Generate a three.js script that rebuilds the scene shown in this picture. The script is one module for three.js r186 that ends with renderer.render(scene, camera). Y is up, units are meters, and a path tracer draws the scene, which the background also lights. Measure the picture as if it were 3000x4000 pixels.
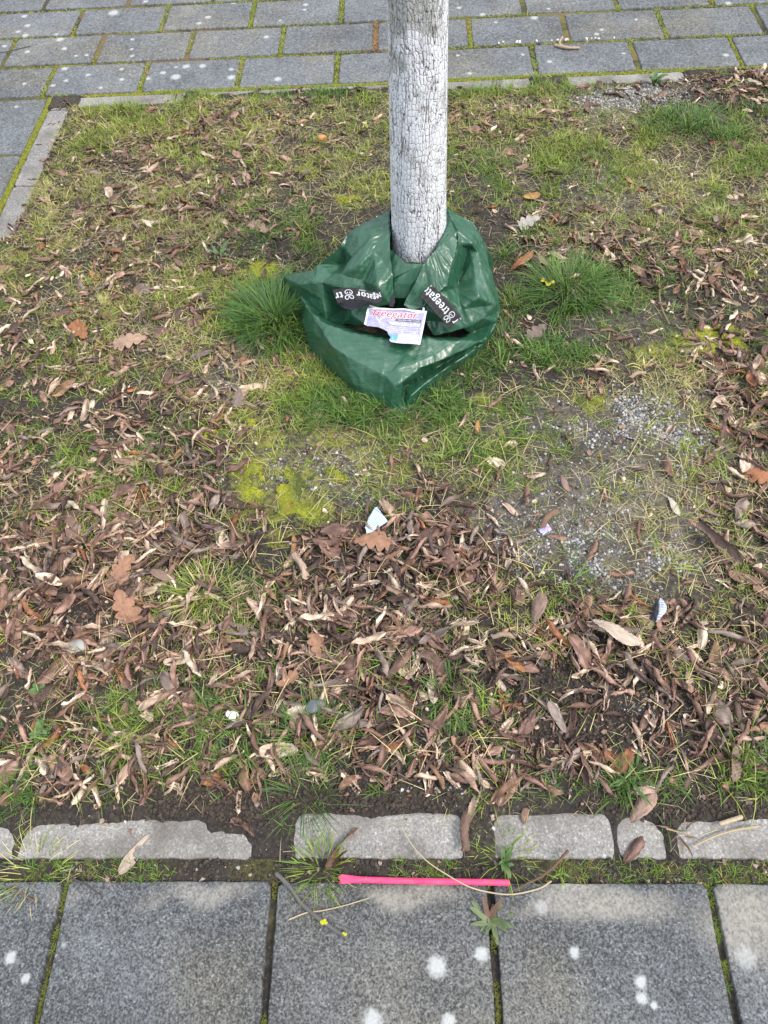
import * as THREE from 'three';
import { mergeGeometries, mergeVertices, toCreasedNormals } from 'three/addons/utils/BufferGeometryUtils.js';

// ------------------------------------------------------------------ camera, sky, sun, exposure
const scene = new THREE.Scene();
const camera = new THREE.PerspectiveCamera(69.4, 0.75, 0.05, 400);
camera.position.set(-0.0189, 1.55, 1.7775);                       // hand height, looking steeply down, held 5 degrees askew
camera.quaternion.setFromRotationMatrix(new THREE.Matrix4().makeBasis(
  new THREE.Vector3(0.9989, -0.0461, -0.00838), new THREE.Vector3(0.01785, 0.53962, -0.84172), new THREE.Vector3(0.04332, 0.84064, 0.53985)));
scene.add(camera);
const renderer = new THREE.WebGLRenderer({ antialias: true });
renderer.toneMapping = THREE.LinearToneMapping;
renderer.toneMappingExposure = 1.95;
renderer.shadowMap.enabled = true;

const SUN_DIR = new THREE.Vector3(0.55, 0.78, 0.28).normalize();
{ // bright, thinly overcast winter sky: bluish cloud, a broad bright region round the veiled sun
  const W = 512, H = 256, d = new Float32Array(W * H * 4);
  for (let j = 0; j < H; j++) for (let i = 0; i < W; i++) {
    const th = Math.PI * (j + 0.5) / H - Math.PI / 2, ph = 2 * Math.PI * ((i + 0.5) / W - 0.5);
    const y = Math.sin(th), x = Math.cos(th) * Math.cos(ph), z = Math.cos(th) * Math.sin(ph);
    const up = Math.max(0, y), s = Math.max(0, x * SUN_DIR.x + y * SUN_DIR.y + z * SUN_DIR.z);
    let v = 0.22 + 0.74 * up + 0.55 * Math.pow(s, 6) + 0.10 * Math.sin(5 * x + 2 * z) * Math.sin(3 * y + 4 * z + 1) * up;
    if (y < 0) v = 0.2;
    const k = (j * W + i) * 4;
    d[k] = v * 0.90; d[k + 1] = v * 0.975; d[k + 2] = v * 1.10; d[k + 3] = 1;
  }
  const t = new THREE.DataTexture(d, W, H, THREE.RGBAFormat, THREE.FloatType);
  t.mapping = THREE.EquirectangularReflectionMapping; t.magFilter = THREE.LinearFilter; t.minFilter = THREE.LinearFilter; t.needsUpdate = true;
  scene.background = t; scene.environment = t;
}
const sun = new THREE.DirectionalLight(0xfff1e0, 1.5);
sun.name = 'sun'; sun.position.copy(SUN_DIR).multiplyScalar(12); sun.castShadow = true; sun.shadow.radius = 26;
sun.shadow.mapSize.set(2048, 2048);
Object.assign(sun.shadow.camera, { left: -4, right: 4, top: 4, bottom: -4, near: 1, far: 30 });
scene.add(sun); scene.add(sun.target);

// ------------------------------------------------------------------ measured layout, in metres (trunk at the origin, x right, z towards the viewer)
const GRAVEL = [[0.826,-1.018,0.193,0.076,1],[0.602,-0.527,0.093,0.052,0.5],[0.732,-0.469,0.091,0.101,0.4],[0.591,0.554,0.113,0.115,1],[0.414,0.536,0.096,0.062,0.5],[0.384,0.925,0.193,0.081,0.75],[0.295,0.848,0.133,0.065,0.45],[0.538,0.966,0.116,0.042,0.6],[-0.268,0.654,0.108,0.074,0.6],[-0.538,0.323,0.054,0.053,0.5],[-0.49,0.721,0.06,0.086,0.5],[0.0,1.44,0.056,0.04,0.6],[-0.576,-0.236,0.061,0.047,0.6],[0.433,1.272,0.067,0.04,0.35],[-0.833,1.053,0.055,0.059,0.3],[-0.11,0.8,0.069,0.054,0.3],[0.439,1.395,0.183,0.055,0.15]];
const MOSS = [[-0.371,0.723,0.113,0.1,0.8],[-0.039,0.571,0.11,0.039,0.4],[-0.548,0.556,0.075,0.063,0.5],[-0.272,0.783,0.07,0.062,0.75],[-0.385,0.56,0.075,0.063,0.6],[-0.236,0.549,0.074,0.047,0.5],[-0.063,0.523,0.148,0.04,0.45],[0.342,0.421,0.075,0.042,0.5],[-0.47,0.462,0.09,0.066,0.5],[-0.33,0.623,0.122,0.076,0.5],[-0.44,0.512,0.076,0.056,0.5],[-0.172,0.613,0.061,0.045,0.6],[-0.504,-0.13,0.06,0.044,1],[-0.586,-0.069,0.059,0.03,0.7],[0.831,0.237,0.096,0.069,1.1],[-0.087,0.63,0.108,0.06,0.45],[0.67,0.268,0.051,0.039,0.7],[0.456,0.455,0.034,0.029,1.1],[0.19,0.442,0.075,0.036,0.6],[-0.528,0.411,0.046,0.031,0.7],[-0.335,0.876,0.068,0.026,0.7],[-0.235,-0.473,0.056,0.026,0.7],[-0.462,0.651,0.061,0.033,0.8],[-0.108,-0.366,0.031,0.029,0.3],[-0.801,-0.964,0.108,0.032,0.2],[0.42,-0.435,0.046,0.025,0.4],[-0.321,0.753,0.047,0.084,0.6],[-0.23,0.685,0.06,0.044,0.6],[0.105,0.635,0.048,0.03,0.25],[-0.422,0.43,0.052,0.05,0.3]];
const SOIL = [[-0.811,1.053,0.083,0.071,1],[-0.288,1.457,0.261,0.04,1],[0.273,1.23,0.078,0.046,1],[0.328,1.329,0.085,0.053,0.9],[-0.897,-0.072,0.048,0.048,1],[-0.854,-0.63,0.051,0.042,0.8],[1.018,-0.956,0.165,0.068,0.8],[0.488,1.232,0.058,0.031,0.7],[0.665,1.332,0.056,0.038,0.9],[-0.419,1.466,0.122,0.04,0.9],[0.494,1.484,0.168,0.03,1],[1.068,-0.473,0.045,0.05,0.8],[-0.691,-0.661,0.034,0.028,0.8],[-0.602,-0.769,0.273,0.029,0.2],[-0.045,1.249,0.089,0.031,0.5],[-0.335,1.14,0.084,0.044,0.4],[1.073,-0.686,0.094,0.055,0.5],[0.691,1.073,0.061,0.056,0.6],[-0.074,1.492,0.091,0.021,0.8],[-0.342,0.466,0.077,0.041,0.3],[-0.553,1.224,0.082,0.042,0.4],[0.212,1.348,0.113,0.047,0.4],[-1.348,-0.85,0.072,0.092,0.7],[-0.444,-1.182,0.055,0.027,0.8],[-0.552,0.791,0.047,0.055,0.4],[0.107,1.198,0.07,0.053,0.5]];
const DIRT = [[0.434,0.803,0.287,0.173,1],[0.414,0.535,0.24,0.094,0.6],[0.743,-0.448,0.225,0.175,0.5],[-0.279,0.666,0.18,0.118,0.5],[0.818,-0.972,0.266,0.108,0.8],[0.668,0.636,0.172,0.219,0.6],[-0.538,0.322,0.107,0.089,0.4],[0.594,0.18,0.157,0.112,0.35]];
const GREEN = [[-0.469,0.076,0.155,0.151,1],[-0.139,0.438,0.278,0.083,1],[0.224,0.31,0.142,0.141,1],[0.469,0.017,0.137,0.122,1],[1.006,-0.823,0.177,0.131,1],[-0.499,-1.187,0.439,0.075,0.6],[0.334,-1.138,0.211,0.073,0.7],[0.333,-0.159,0.086,0.111,0.8],[-0.471,-0.437,0.095,0.076,0.5],[-0.793,1.416,0.214,0.111,0.7],[-0.513,1.341,0.245,0.116,0.6],[-0.239,1.344,0.068,0.086,1],[0.054,1.268,0.059,0.08,0.7],[0.386,1.439,0.135,0.062,0.7],[0.622,1.395,0.109,0.072,0.7],[-0.752,0.609,0.249,0.123,0.4],[-0.125,1.225,0.26,0.093,0.4],[0.771,0.785,0.099,0.161,0.6],[-1.012,-1.044,0.22,0.098,0.5],[-1.211,-0.871,0.108,0.092,0.5],[1.12,-0.5,0.119,0.152,0.5],[-0.426,-0.265,0.107,0.094,0.5],[0.452,-0.594,0.313,0.16,0.4],[0.969,-0.31,0.173,0.141,0.6],[-0.477,1.01,0.164,0.072,0.5],[0.322,0.244,0.195,0.109,0.6],[0.108,0.573,0.193,0.077,0.5],[-0.28,0.183,0.109,0.114,0.6]];
const DRY = [[-0.864,-0.921,0.615,0.28,0.7],[-1.028,-0.437,0.482,0.307,0.8],[0.986,-0.396,0.262,0.291,1],[0.741,-0.718,0.394,0.224,0.8],[-0.78,0.072,0.37,0.263,0.7],[-0.4,0.376,0.26,0.138,0.8],[0.655,0.804,0.218,0.212,0.7],[-0.784,0.751,0.335,0.17,0.6],[0.679,0.412,0.244,0.132,0.8],[-0.246,-0.799,0.335,0.351,0.7],[0.427,-0.833,0.328,0.294,0.7],[-0.636,1.22,0.308,0.106,0.4],[0.545,1.089,0.201,0.134,0.6],[-0.015,0.628,0.298,0.119,0.5],[0.596,-0.287,0.218,0.187,0.5],[-0.533,1.079,0.215,0.092,0.5],[0.134,1.086,0.155,0.113,0.4]];
const LEAF = [[-0.822,0.94,0.383,0.24,1],[-0.33,1.181,0.487,0.204,1.05],[-0.02,0.942,0.261,0.112,1],[-0.956,0.525,0.307,0.273,0.55],[-1.081,-0.132,0.332,0.423,0.45],[-0.806,-0.778,0.595,0.352,0.32],[0.471,1.212,0.28,0.175,0.8],[0.878,0.477,0.13,0.316,0.75],[0.645,-0.133,0.363,0.13,0.6],[0.755,0.838,0.108,0.258,0.5],[0.089,1.344,0.377,0.114,0.75],[-0.751,1.389,0.245,0.104,0.8],[0.313,1.145,0.151,0.087,0.6],[-0.747,0.261,0.339,0.276,0.42],[-0.667,0.592,0.224,0.17,0.55],[0.942,-0.136,0.166,0.216,0.5],[1.214,-1.074,0.167,0.192,0.5],[0.596,1.309,0.14,0.096,0.6],[0.349,-0.884,0.251,0.121,0.4],[-0.017,0.774,0.172,0.069,0.5],[0.304,-0.346,0.18,0.12,0.4],[-0.595,1.438,0.286,0.054,0.6],[-0.645,-0.316,0.386,0.289,0.28],[0.391,1.404,0.146,0.054,0.4],[-0.199,0.878,0.169,0.052,0.6]];
const NOLEAF = [[-0.062,-0.068,0.365,0.526,1],[-0.313,0.691,0.202,0.16,0.85],[0.517,0.639,0.22,0.161,0.85],[0.397,0.912,0.183,0.1,0.8],[-0.223,1.462,0.186,0.035,0.75],[-0.811,1.054,0.055,0.053,0.7],[0.273,1.231,0.059,0.036,0.7],[0.327,1.339,0.066,0.038,0.7],[-0.485,0.055,0.142,0.162,0.9],[0.469,0.017,0.123,0.122,0.8],[0.977,-0.841,0.177,0.147,0.8],[0.243,0.391,0.188,0.202,0.6],[-0.138,0.519,0.309,0.096,0.6]];
const DUST = [[0.3,1.656,0.125,0.024,0.8],[0.561,1.672,0.074,0.055,0.8],[-0.048,1.635,0.06,0.019,0.7],[-0.424,1.633,0.071,0.019,0.6],[0.262,1.626,0.051,0.014,0.9],[-0.528,1.649,0.035,0.015,0.3],[-0.701,1.634,0.036,0.016,0.3]];
const BARE = [[-0.809,-0.441,1.506,1.575],[-0.457,-0.347,1.527,1.575],[-0.267,0.059,1.49,1.568],[0.119,0.342,1.49,1.577],[0.36,0.44,1.508,1.579],[0.469,0.746,1.511,1.577],[-1.149,-0.826,1.519,1.576]];
const BAREFAR = [[-1.443,-0.912,-1.219,-1.147],[-0.855,-0.096,-1.261,-1.211],[0.121,0.452,-1.254,-1.174],[0.604,1.061,-1.242,-1.166],[-1.478,-1.441,-0.439,-0.246]];
const LICHEN = [[0.004,1.746,0.0189,1],[0.084,1.728,0.014,1],[0.249,1.723,0.0102,1],[0.359,1.768,0.012,1],[0.357,1.791,0.0111,1],[0.375,1.801,0.0071,1],[0.022,1.828,0.0139,1],[0.199,1.652,0.0135,0.5],[0.547,1.73,0.02,0.5],[-0.777,1.739,0.0121,0.95],[-0.74,1.771,0.0094,0.95],[-0.11,1.826,0.0181,0.95],[-0.682,1.719,0.0061,0.5],[-1.358,-1.952,0.0275,0.9],[-1.776,-1.96,0.0157,0.9],[-1.735,-1.868,0.0155,0.9],[-1.765,-1.814,0.0131,0.9],[-1.72,-1.778,0.0152,0.9],[-1.789,-1.685,0.0129,0.9],[-1.548,-1.721,0.0192,0.9],[-1.507,-1.636,0.0147,0.9],[-1.668,-1.624,0.0127,0.9],[-1.578,-1.775,0.0108,0.9],[-1.394,-1.571,0.0104,0.9],[-1.441,-1.569,0.0093,0.9],[-1.22,-1.695,0.0116,0.9],[-1.205,-1.607,0.0103,0.9],[-1.193,-1.549,0.0102,0.9],[-1.313,-1.738,0.0096,0.9],[-1.611,-1.363,0.0101,0.9],[-1.351,-1.406,0.0121,0.9],[-1.435,-1.367,0.012,0.9],[-1.465,-1.465,0.0143,0.9],[-1.274,-1.3,0.0098,0.9],[-1.199,-1.357,0.0119,0.9],[-1.481,-1.334,0.012,0.9],[-1.216,-1.441,0.01,0.9],[-1.032,-1.398,0.0129,0.9],[-0.986,-1.44,0.009,0.9],[-0.942,-1.442,0.0179,0.9],[-0.973,-1.36,0.0235,0.9],[-0.873,-1.44,0.0168,0.9],[-0.739,-1.337,0.0193,0.9],[-0.747,-1.401,0.0117,0.9],[-1.088,-1.356,0.0118,0.9],[-0.547,-1.308,0.0172,0.9],[-0.908,-1.864,0.0149,0.9],[-0.942,-1.81,0.0148,0.9],[-0.627,-1.66,0.0143,0.9],[-0.475,-1.941,0.0148,0.9],[-0.477,-1.893,0.0105,0.9],[-0.808,-1.993,0.0152,0.9],[-0.579,-1.804,0.0083,0.9],[-1.225,-2.044,0.0134,0.9],[-1.595,-1.186,0.0098,0.9],[0.21,-1.844,0.0122,0.9],[0.309,-1.773,0.016,0.9],[0.526,-1.724,0.0176,0.9],[0.359,-1.699,0.0098,0.9],[0.593,-1.797,0.0089,0.9],[0.791,-1.592,0.0104,0.9],[0.765,-1.557,0.0113,0.9],[0.946,-1.663,0.0086,0.9],[0.548,-1.351,0.0119,0.9],[0.185,-1.436,0.0085,0.9],[0.226,-1.292,0.011,0.9],[1.242,-1.343,0.0133,0.9],[0.848,-1.389,0.0082,0.9],[1.353,-1.773,0.0143,0.9],[0.448,-1.418,0.0093,0.9]];
const BAG_P = [[-0.0781,0.2702,-0.043],[-0.1494,0.2554,-0.0124],[-0.163,0.2406,0.0259],[-0.1849,0.211,0.0789],[-0.2135,0.1814,0.1089],[-0.2036,0.1592,0.1455],[-0.1244,0.2576,0.0321],[-0.081,0.2665,0.0067],[-0.1218,0.2369,0.0832],[-0.1545,0.1762,0.1323],[-0.1437,0.1518,0.1528],[-0.077,0.248,0.0908],[-0.0711,0.2036,0.147],[-0.0712,0.1592,0.1734],[-0.0806,0.1444,0.193],[-0.1198,0.137,0.1981],[-0.1876,0.1148,0.1966],[-0.1509,0.1074,0.2352],[-0.1608,0.2184,0.1164],[-0.1107,0.1984,0.1826],[-0.1972,0.2258,-0.0099],[-0.2193,0.2073,0.0167],[-0.2062,0.1999,0.0172],[-0.2076,0.1407,0.0129],[-0.2884,0.1592,0.0367],[-0.3025,0.1444,0.0411],[-0.4157,0.06,-0.0405],[-0.4181,0.025,-0.0406],[-0.3455,0.1148,0.0687],[-0.2904,0.1444,0.088],[-0.2725,0.1466,0.1006],[-0.2469,0.1533,0.0732],[-0.3477,0.07,0.0606],[-0.2683,0.05,0.1537],[-0.2749,0.1037,0.1185],[-0.2159,0.045,0.0915],[-0.2559,0.055,0.1707],[-0.2235,0.04,0.1537],[0.0792,0.2702,-0.0376],[0.0757,0.2554,0.0319],[0.0473,0.2443,0.0981],[0.0139,0.2295,0.1369],[-0.0093,0.1962,0.1685],[-0.0428,0.1481,0.2004],[-0.0208,0.137,0.2136],[0.0124,0.137,0.2051],[0.0253,0.1518,0.1964],[0.0559,0.1703,0.182],[0.0789,0.1851,0.1632],[0.0923,0.2147,0.1204],[0.1089,0.2354,0.0704],[0.1072,0.2517,0.0366],[0.0904,0.2665,0.0037],[0.0463,0.214,0.1438],[0.0878,0.2739,-0.0318],[0.1289,0.2443,-0.0373],[0.1555,0.2295,-0.0357],[0.1806,0.2036,0.0044],[0.1925,0.1814,0.0245],[0.1982,0.1592,0.0605],[0.2136,0.1296,0.0958],[0.2257,0.1074,0.1321],[0.2302,0.08,0.1585],[0.2189,0.06,0.1889],[0.1972,0.05,0.2293],[0.17,0.07,0.2706],[0.1176,0.2243,0.0544],[0.1479,0.2273,0.0559],[0.1341,0.2332,0.0471],[0.141,0.2036,0.0405],[0.1076,0.1333,0.1262],[0.1712,0.1814,0.0945],[0.1879,0.1518,0.1439],[0.2091,0.1148,0.1739],[0.1598,0.1518,0.1876],[0.1151,0.1222,0.1967],[0.123,0.08,0.2285],[0.1806,0.09,0.203],[0.0864,0.1,0.2264],[0.0401,0.07,0.2439],[0.015,0.095,0.207],[0.1512,0.191,0.0783],[0.125,0.1518,0.0715],[0.1644,0.2014,0.0607],[0.1481,0.03,0.1954],[-0.3081,0.1074,0.1721],[-0.2762,0.1148,0.2175],[-0.2095,0.1185,0.2617],[-0.1241,0.1185,0.2917],[-0.0571,0.1148,0.2982],[0.0224,0.1111,0.2975],[0.1064,0.1,0.2964],[-0.2368,0.1148,0.2776],[-0.2425,0.1074,0.308],[-0.3312,0.05,0.1752],[-0.1859,0.045,0.3934],[-0.3115,0.0,0.234],[-0.2494,0.0,0.3118],[-0.1811,0.0,0.3897],[-0.1203,0.0,0.4293],[-0.0859,0.005,0.4535],[-0.0567,-0.0,0.4676],[-0.1992,0.1037,0.3464],[-0.1407,0.095,0.3798],[-0.0912,0.085,0.4057],[-0.1098,0.04,0.4249],[-0.0707,0.08,0.4348],[-0.0808,0.03,0.45],[-0.0501,0.085,0.4291],[0.0653,0.08,0.3444],[-0.0001,0.085,0.3781],[-0.041,0.1,0.3487],[-0.124,0.1052,0.345],[0.0424,0.092,0.3381],[-0.0541,0.015,0.4488],[-0.0579,0.096,0.3922],[-0.0452,0.02,0.3866],[0.0131,0.02,0.3427],[0.0704,0.022,0.2998],[0.1221,0.045,0.2828],[-0.0486,0.01,0.4281],[-0.0417,0.007,0.4533],[-0.0284,0.04,0.4386],[0.0162,0.045,0.3946],[0.0769,0.045,0.3397],[0.1299,0.045,0.2979],[0.1807,0.045,0.252],[-0.0347,0.0,0.4568],[-0.001,0.0,0.4068],[0.0428,0.0,0.3628],[0.101,0.0,0.3094],[0.1604,-0.0,0.2588],[0.1866,0.0,0.2281],[0.2227,0.0,0.1574],[-0.3604,0.0,0.0512],[-0.282,0.05,0.1293],[-0.2128,0.03,0.1524],[-0.1309,0.03,0.1842],[-0.0593,0.03,0.1946],[0.025,0.03,0.2017],[0.113,0.03,0.2126],[0.0,0.325,-0.125],[0.0,0.2,-0.21],[0.0,0.0,-0.23],[-0.4157,0.033,-0.0565],[-0.4157,0.0,-0.0605],[-0.3025,0.0794,0.0251],[-0.3025,0.0,0.0211],[-0.2884,0.0876,0.0207],[-0.2884,0.0,0.0167],[-0.2592,0.114,-0.0162],[-0.2692,0.0,-0.0245],[-0.2371,0.1242,-0.0478],[-0.2471,0.0,-0.0573],[-0.1892,0.1405,-0.0517],[-0.1992,0.0,-0.0615],[-0.1132,0.1486,-0.0983],[-0.1219,0.0,-0.1121],[0.1254,0.1506,-0.0814],[0.1348,0.0,-0.0938],[0.1674,0.1344,-0.0844],[0.177,0.0,-0.0962],[0.1945,0.1262,-0.0806],[0.2042,0.0,-0.0919],[0.2206,0.112,-0.0306],[0.2306,0.0,-0.0394],[0.1925,0.0998,0.0085],[0.1925,0.0,0.0045],[0.1982,0.0876,0.0445],[0.1982,0.0,0.0405],[0.2136,0.0713,0.0798],[0.2136,0.0,0.0758],[0.2257,0.0591,0.1161],[0.2257,0.0,0.1121],[0.2223,0.044,0.1531],[0.2203,0.0,0.1517],[0.2116,0.033,0.1826],[0.2098,0.0,0.1811]];
const BAG_T = [0,1,7,1,2,6,1,6,7,2,3,18,2,18,6,6,18,8,6,8,7,3,4,18,4,9,18,18,9,8,4,5,9,5,10,9,7,8,11,0,7,11,8,9,19,8,19,12,8,12,11,9,10,19,10,15,19,19,15,14,19,14,13,19,13,12,5,16,10,10,16,15,16,17,15,1,20,2,2,20,22,20,21,22,2,22,3,22,23,3,3,23,4,21,24,23,21,23,22,24,31,23,23,31,4,24,29,31,24,25,29,25,26,28,25,28,29,26,27,28,29,30,31,31,30,4,28,30,29,28,34,30,28,32,34,32,33,34,34,35,30,30,5,4,30,35,5,34,33,35,33,36,35,35,36,37,27,32,28,5,35,16,35,37,16,16,37,17,38,52,39,52,51,39,51,40,39,51,50,40,50,49,40,49,53,40,40,53,41,41,53,42,53,46,42,42,46,43,43,46,45,43,45,44,53,47,46,53,48,47,49,48,53,52,54,38,52,55,54,52,51,55,51,68,55,51,50,66,51,66,68,68,67,55,66,67,68,55,67,56,56,67,57,67,83,57,83,58,57,83,71,58,58,71,59,59,72,60,71,72,59,60,72,61,61,72,73,61,73,62,62,73,77,62,77,63,66,50,49,66,49,82,66,82,69,66,69,67,67,69,83,69,81,83,69,82,81,81,71,83,49,48,82,48,70,82,82,70,81,70,74,81,74,71,81,74,72,71,74,73,72,48,47,70,47,75,70,70,75,74,75,73,74,75,77,73,75,76,77,47,46,75,46,78,75,78,76,75,46,45,78,45,80,78,80,79,78,79,76,78,44,80,45,76,84,77,63,77,84,63,84,64,64,84,65,85,94,93,85,93,86,86,93,92,86,92,87,94,96,93,96,97,93,93,97,95,97,98,95,95,98,99,95,99,105,93,95,102,93,102,92,92,102,112,92,112,87,87,112,88,88,112,111,88,111,89,89,111,90,90,111,113,90,113,91,91,113,109,91,109,65,102,95,103,95,105,103,103,105,104,102,103,112,112,103,104,112,104,111,111,104,115,104,106,115,104,105,106,111,115,113,115,110,113,113,110,109,115,106,108,115,108,110,105,107,106,106,107,108,105,99,107,99,100,107,107,100,114,107,114,108,100,101,114,108,114,120,108,120,116,108,116,117,108,117,110,110,117,118,110,118,109,109,118,119,109,119,65,116,120,122,120,121,122,120,114,121,114,101,121,116,122,123,116,123,117,117,123,124,117,124,118,118,124,125,118,125,119,119,125,126,119,126,65,121,101,127,121,127,128,121,128,122,122,128,123,128,129,123,123,129,124,129,130,124,124,130,125,130,131,125,125,131,126,131,132,126,126,132,133,126,133,64,65,126,64,64,133,63,86,87,136,86,136,135,87,88,137,87,137,136,88,89,138,88,138,137,89,90,139,89,139,138,90,91,140,90,140,139,91,65,84,91,84,140,85,86,135,32,85,33,85,135,33,135,36,33,32,134,85,27,134,32,85,134,94,134,96,94,26,144,25,25,144,146,144,145,146,146,145,147,25,146,24,24,146,148,146,147,148,148,147,149,24,148,21,21,148,150,148,149,150,150,149,151,21,150,20,20,150,152,150,151,152,152,151,153,20,152,1,1,152,154,152,153,154,154,153,155,1,154,0,0,154,156,154,155,156,156,155,157,0,156,141,141,156,142,156,157,142,142,157,143,141,142,54,54,142,158,142,143,158,158,143,159,54,158,55,55,158,160,158,159,160,160,159,161,55,160,56,56,160,162,160,161,162,162,161,163,56,162,57,57,162,164,162,163,164,164,163,165,57,164,58,58,164,166,164,165,166,166,165,167,58,166,59,59,166,168,166,167,168,168,167,169,59,168,60,60,168,170,168,169,170,170,169,171,60,170,61,61,170,172,170,171,172,172,171,173,61,172,62,62,172,174,172,173,174,174,173,175,62,174,63,63,174,176,174,175,176,176,175,177,63,176,133,176,177,133,26,27,144,27,145,144];
const COL_P = [[-0.0774,0.2332,0.0735],[-0.0335,0.2258,0.1281],[0.014,0.228,0.1351],[-0.0137,0.2199,0.1425],[-0.071,0.1947,0.1451],[-0.0674,0.1888,0.1427],[-0.008,0.1888,0.1579],[-0.0677,0.1814,0.1576],[-0.0258,0.1851,0.1602],[-0.0702,0.1444,0.1689],[-0.0356,0.1444,0.1723]];
const COL_T = [0,4,1,1,4,3,1,3,2,3,4,5,2,3,8,3,7,8,3,5,7,2,8,6,7,9,8,9,10,8,8,10,6];
const STRAP_L = [[[-0.2352,0.1829,0.1804],[-0.2027,0.1888,0.1783],[-0.1699,0.191,0.185],[-0.1405,0.1888,0.1915],[-0.123,0.1851,0.1932],[-0.1085,0.1836,0.1848]],[[-0.2208,0.1681,0.2178],[-0.1939,0.174,0.2142],[-0.1672,0.177,0.2153],[-0.1379,0.174,0.2196],[-0.1175,0.171,0.2256],[-0.0996,0.1681,0.2124]]];
const STRAP_L2 = [[[-0.2208,0.1681,0.2178],[-0.1939,0.174,0.2142],[-0.1672,0.177,0.2153],[-0.1379,0.174,0.2196],[-0.1308,0.1696,0.2234]],[[-0.2199,0.1636,0.2142],[-0.2011,0.1562,0.2212],[-0.1804,0.1548,0.2238],[-0.1537,0.1577,0.2198],[-0.1326,0.1651,0.2196]]];
const STRAP_R = [[[0.0338,0.1851,0.1723],[0.0553,0.1755,0.1954],[0.0777,0.1592,0.2108],[0.0978,0.1407,0.2256],[0.1167,0.1237,0.2404]],[[0.0013,0.1703,0.1999],[0.0222,0.1592,0.2211],[0.0445,0.1414,0.2387],[0.0646,0.1222,0.2493],[0.0798,0.1074,0.2593]]];
const TAG_Q = [[-0.1412,0.1385,0.2123],[0.0206,0.1355,0.2281],[-0.0006,0.1237,0.3469],[-0.1566,0.1266,0.3135]];
const TAG_STRIP = [[-0.1361,0.1429,0.2015],[-0.1153,0.1444,0.2151],[-0.0729,0.1459,0.2234],[-0.0391,0.1459,0.2248],[-0.0098,0.1429,0.2313],[0.0091,0.1414,0.2323],[0.0115,0.1459,0.2209]];
const TAB = [[-0.0711,0.1607,0.1707],[-0.068,0.1481,0.1956],[-0.0742,0.14,0.2056],[-0.0843,0.1414,0.2038],[-0.0818,0.1518,0.1862]];
const STRAW = [[-0.1786,0.006,1.608],[0.1424,0.006,1.614]];
const TWIG_GREY = [[-0.2949,0.01,1.6002],[-0.2699,0.007,1.621],[-0.2464,0.005,1.6478],[-0.2102,0.005,1.6742],[-0.1595,0.005,1.7028]];
const TWIG_RED = [[0.1453,0.008,1.6273],[0.1762,0.01,1.6143],[0.2027,0.012,1.6028],[0.2303,0.014,1.5834],[0.2553,0.016,1.5597]];
const STEM_CURVE = [[-0.0574,0.012,1.5185],[-0.0379,0.02,1.5503],[-0.0121,0.024,1.5773],[0.0219,0.022,1.599],[0.0641,0.017,1.6201],[0.0983,0.008,1.6283],[0.1409,0.005,1.6324],[0.1755,0.005,1.6277],[0.2018,0.005,1.6206],[0.2195,0.008,1.6108]];
const STALK_SLAB = [[-0.2661,0.004,1.6752],[-0.2368,0.004,1.6645],[-0.2068,0.004,1.6605],[-0.1683,0.004,1.6527],[-0.1193,0.007,1.6398]];
const TWIG_DARK = [[-0.6916,0.005,1.6088],[-0.6675,0.004,1.6166],[-0.6268,0.004,1.6378]];
const TWIG_LEFT = [[-0.8171,0.006,1.6229],[-0.79,0.005,1.6307],[-0.7696,0.004,1.6407],[-0.7535,0.004,1.6469]];
const CUTSTICK = [[0.5512,0.014,1.511],[0.5905,0.016,1.4998]];
const STALK_RIGHT = [[0.4924,0.008,1.5509],[0.5325,0.01,1.5342],[0.5687,0.012,1.5238],[0.62,0.012,1.5156]];
const STALK_RIGHT2 = [[0.4471,0.016,1.5205],[0.4718,0.016,1.527],[0.497,0.014,1.5332]];
const FORK = [[[0.5848,0.006,-1.4665],[0.6225,0.008,-1.44],[0.6744,0.006,-1.4359]],[[0.6225,0.008,-1.44],[0.6004,0.012,-1.4636],[0.6159,0.018,-1.5063]]];
const TWIG_FAR = [[0.7264,0.022,-0.0404],[0.7091,0.022,0.065],[0.7089,0.02,0.1177],[0.7169,0.018,0.1675]];
const TWIG_FARLEFT = [[-1.7871,0.005,-1.6184],[-1.7319,0.004,-1.6395],[-1.666,0.004,-1.6697]];
const OAK_AT = [[-1.0124,0.1388],[-0.852,0.197],[-0.7093,0.9555],[-0.6773,1.0625],[-0.1175,0.8894],[-0.2398,1.1545],[0.3341,0.1879],[0.8255,0.7183],[-0.5234,-0.3224],[0.3561,-0.2967],[-0.5002,0.4253],[-0.2967,1.2266]];
const BIG_AT = [[0.3248,-0.1187],[0.1878,1.1919],[0.1496,0.5216],[0.3865,-0.4544],[0.7167,-0.5143],[-0.3111,0.8898],[0.406,1.134],[0.2643,1.3079],[0.6784,0.9075],[-0.5799,1.5648],[-0.1725,1.5558],[0.1676,1.1292],[0.3487,0.7282],[-0.29,0.951],[0.2511,1.0628],[0.0656,1.5223],[0.6039,0.7957],[0.2974,0.8294],[0.4103,1.4799],[0.5968,1.4056],[-0.0533,1.0296],[0.5876,0.3711],[-0.6227,0.9669]];
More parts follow.
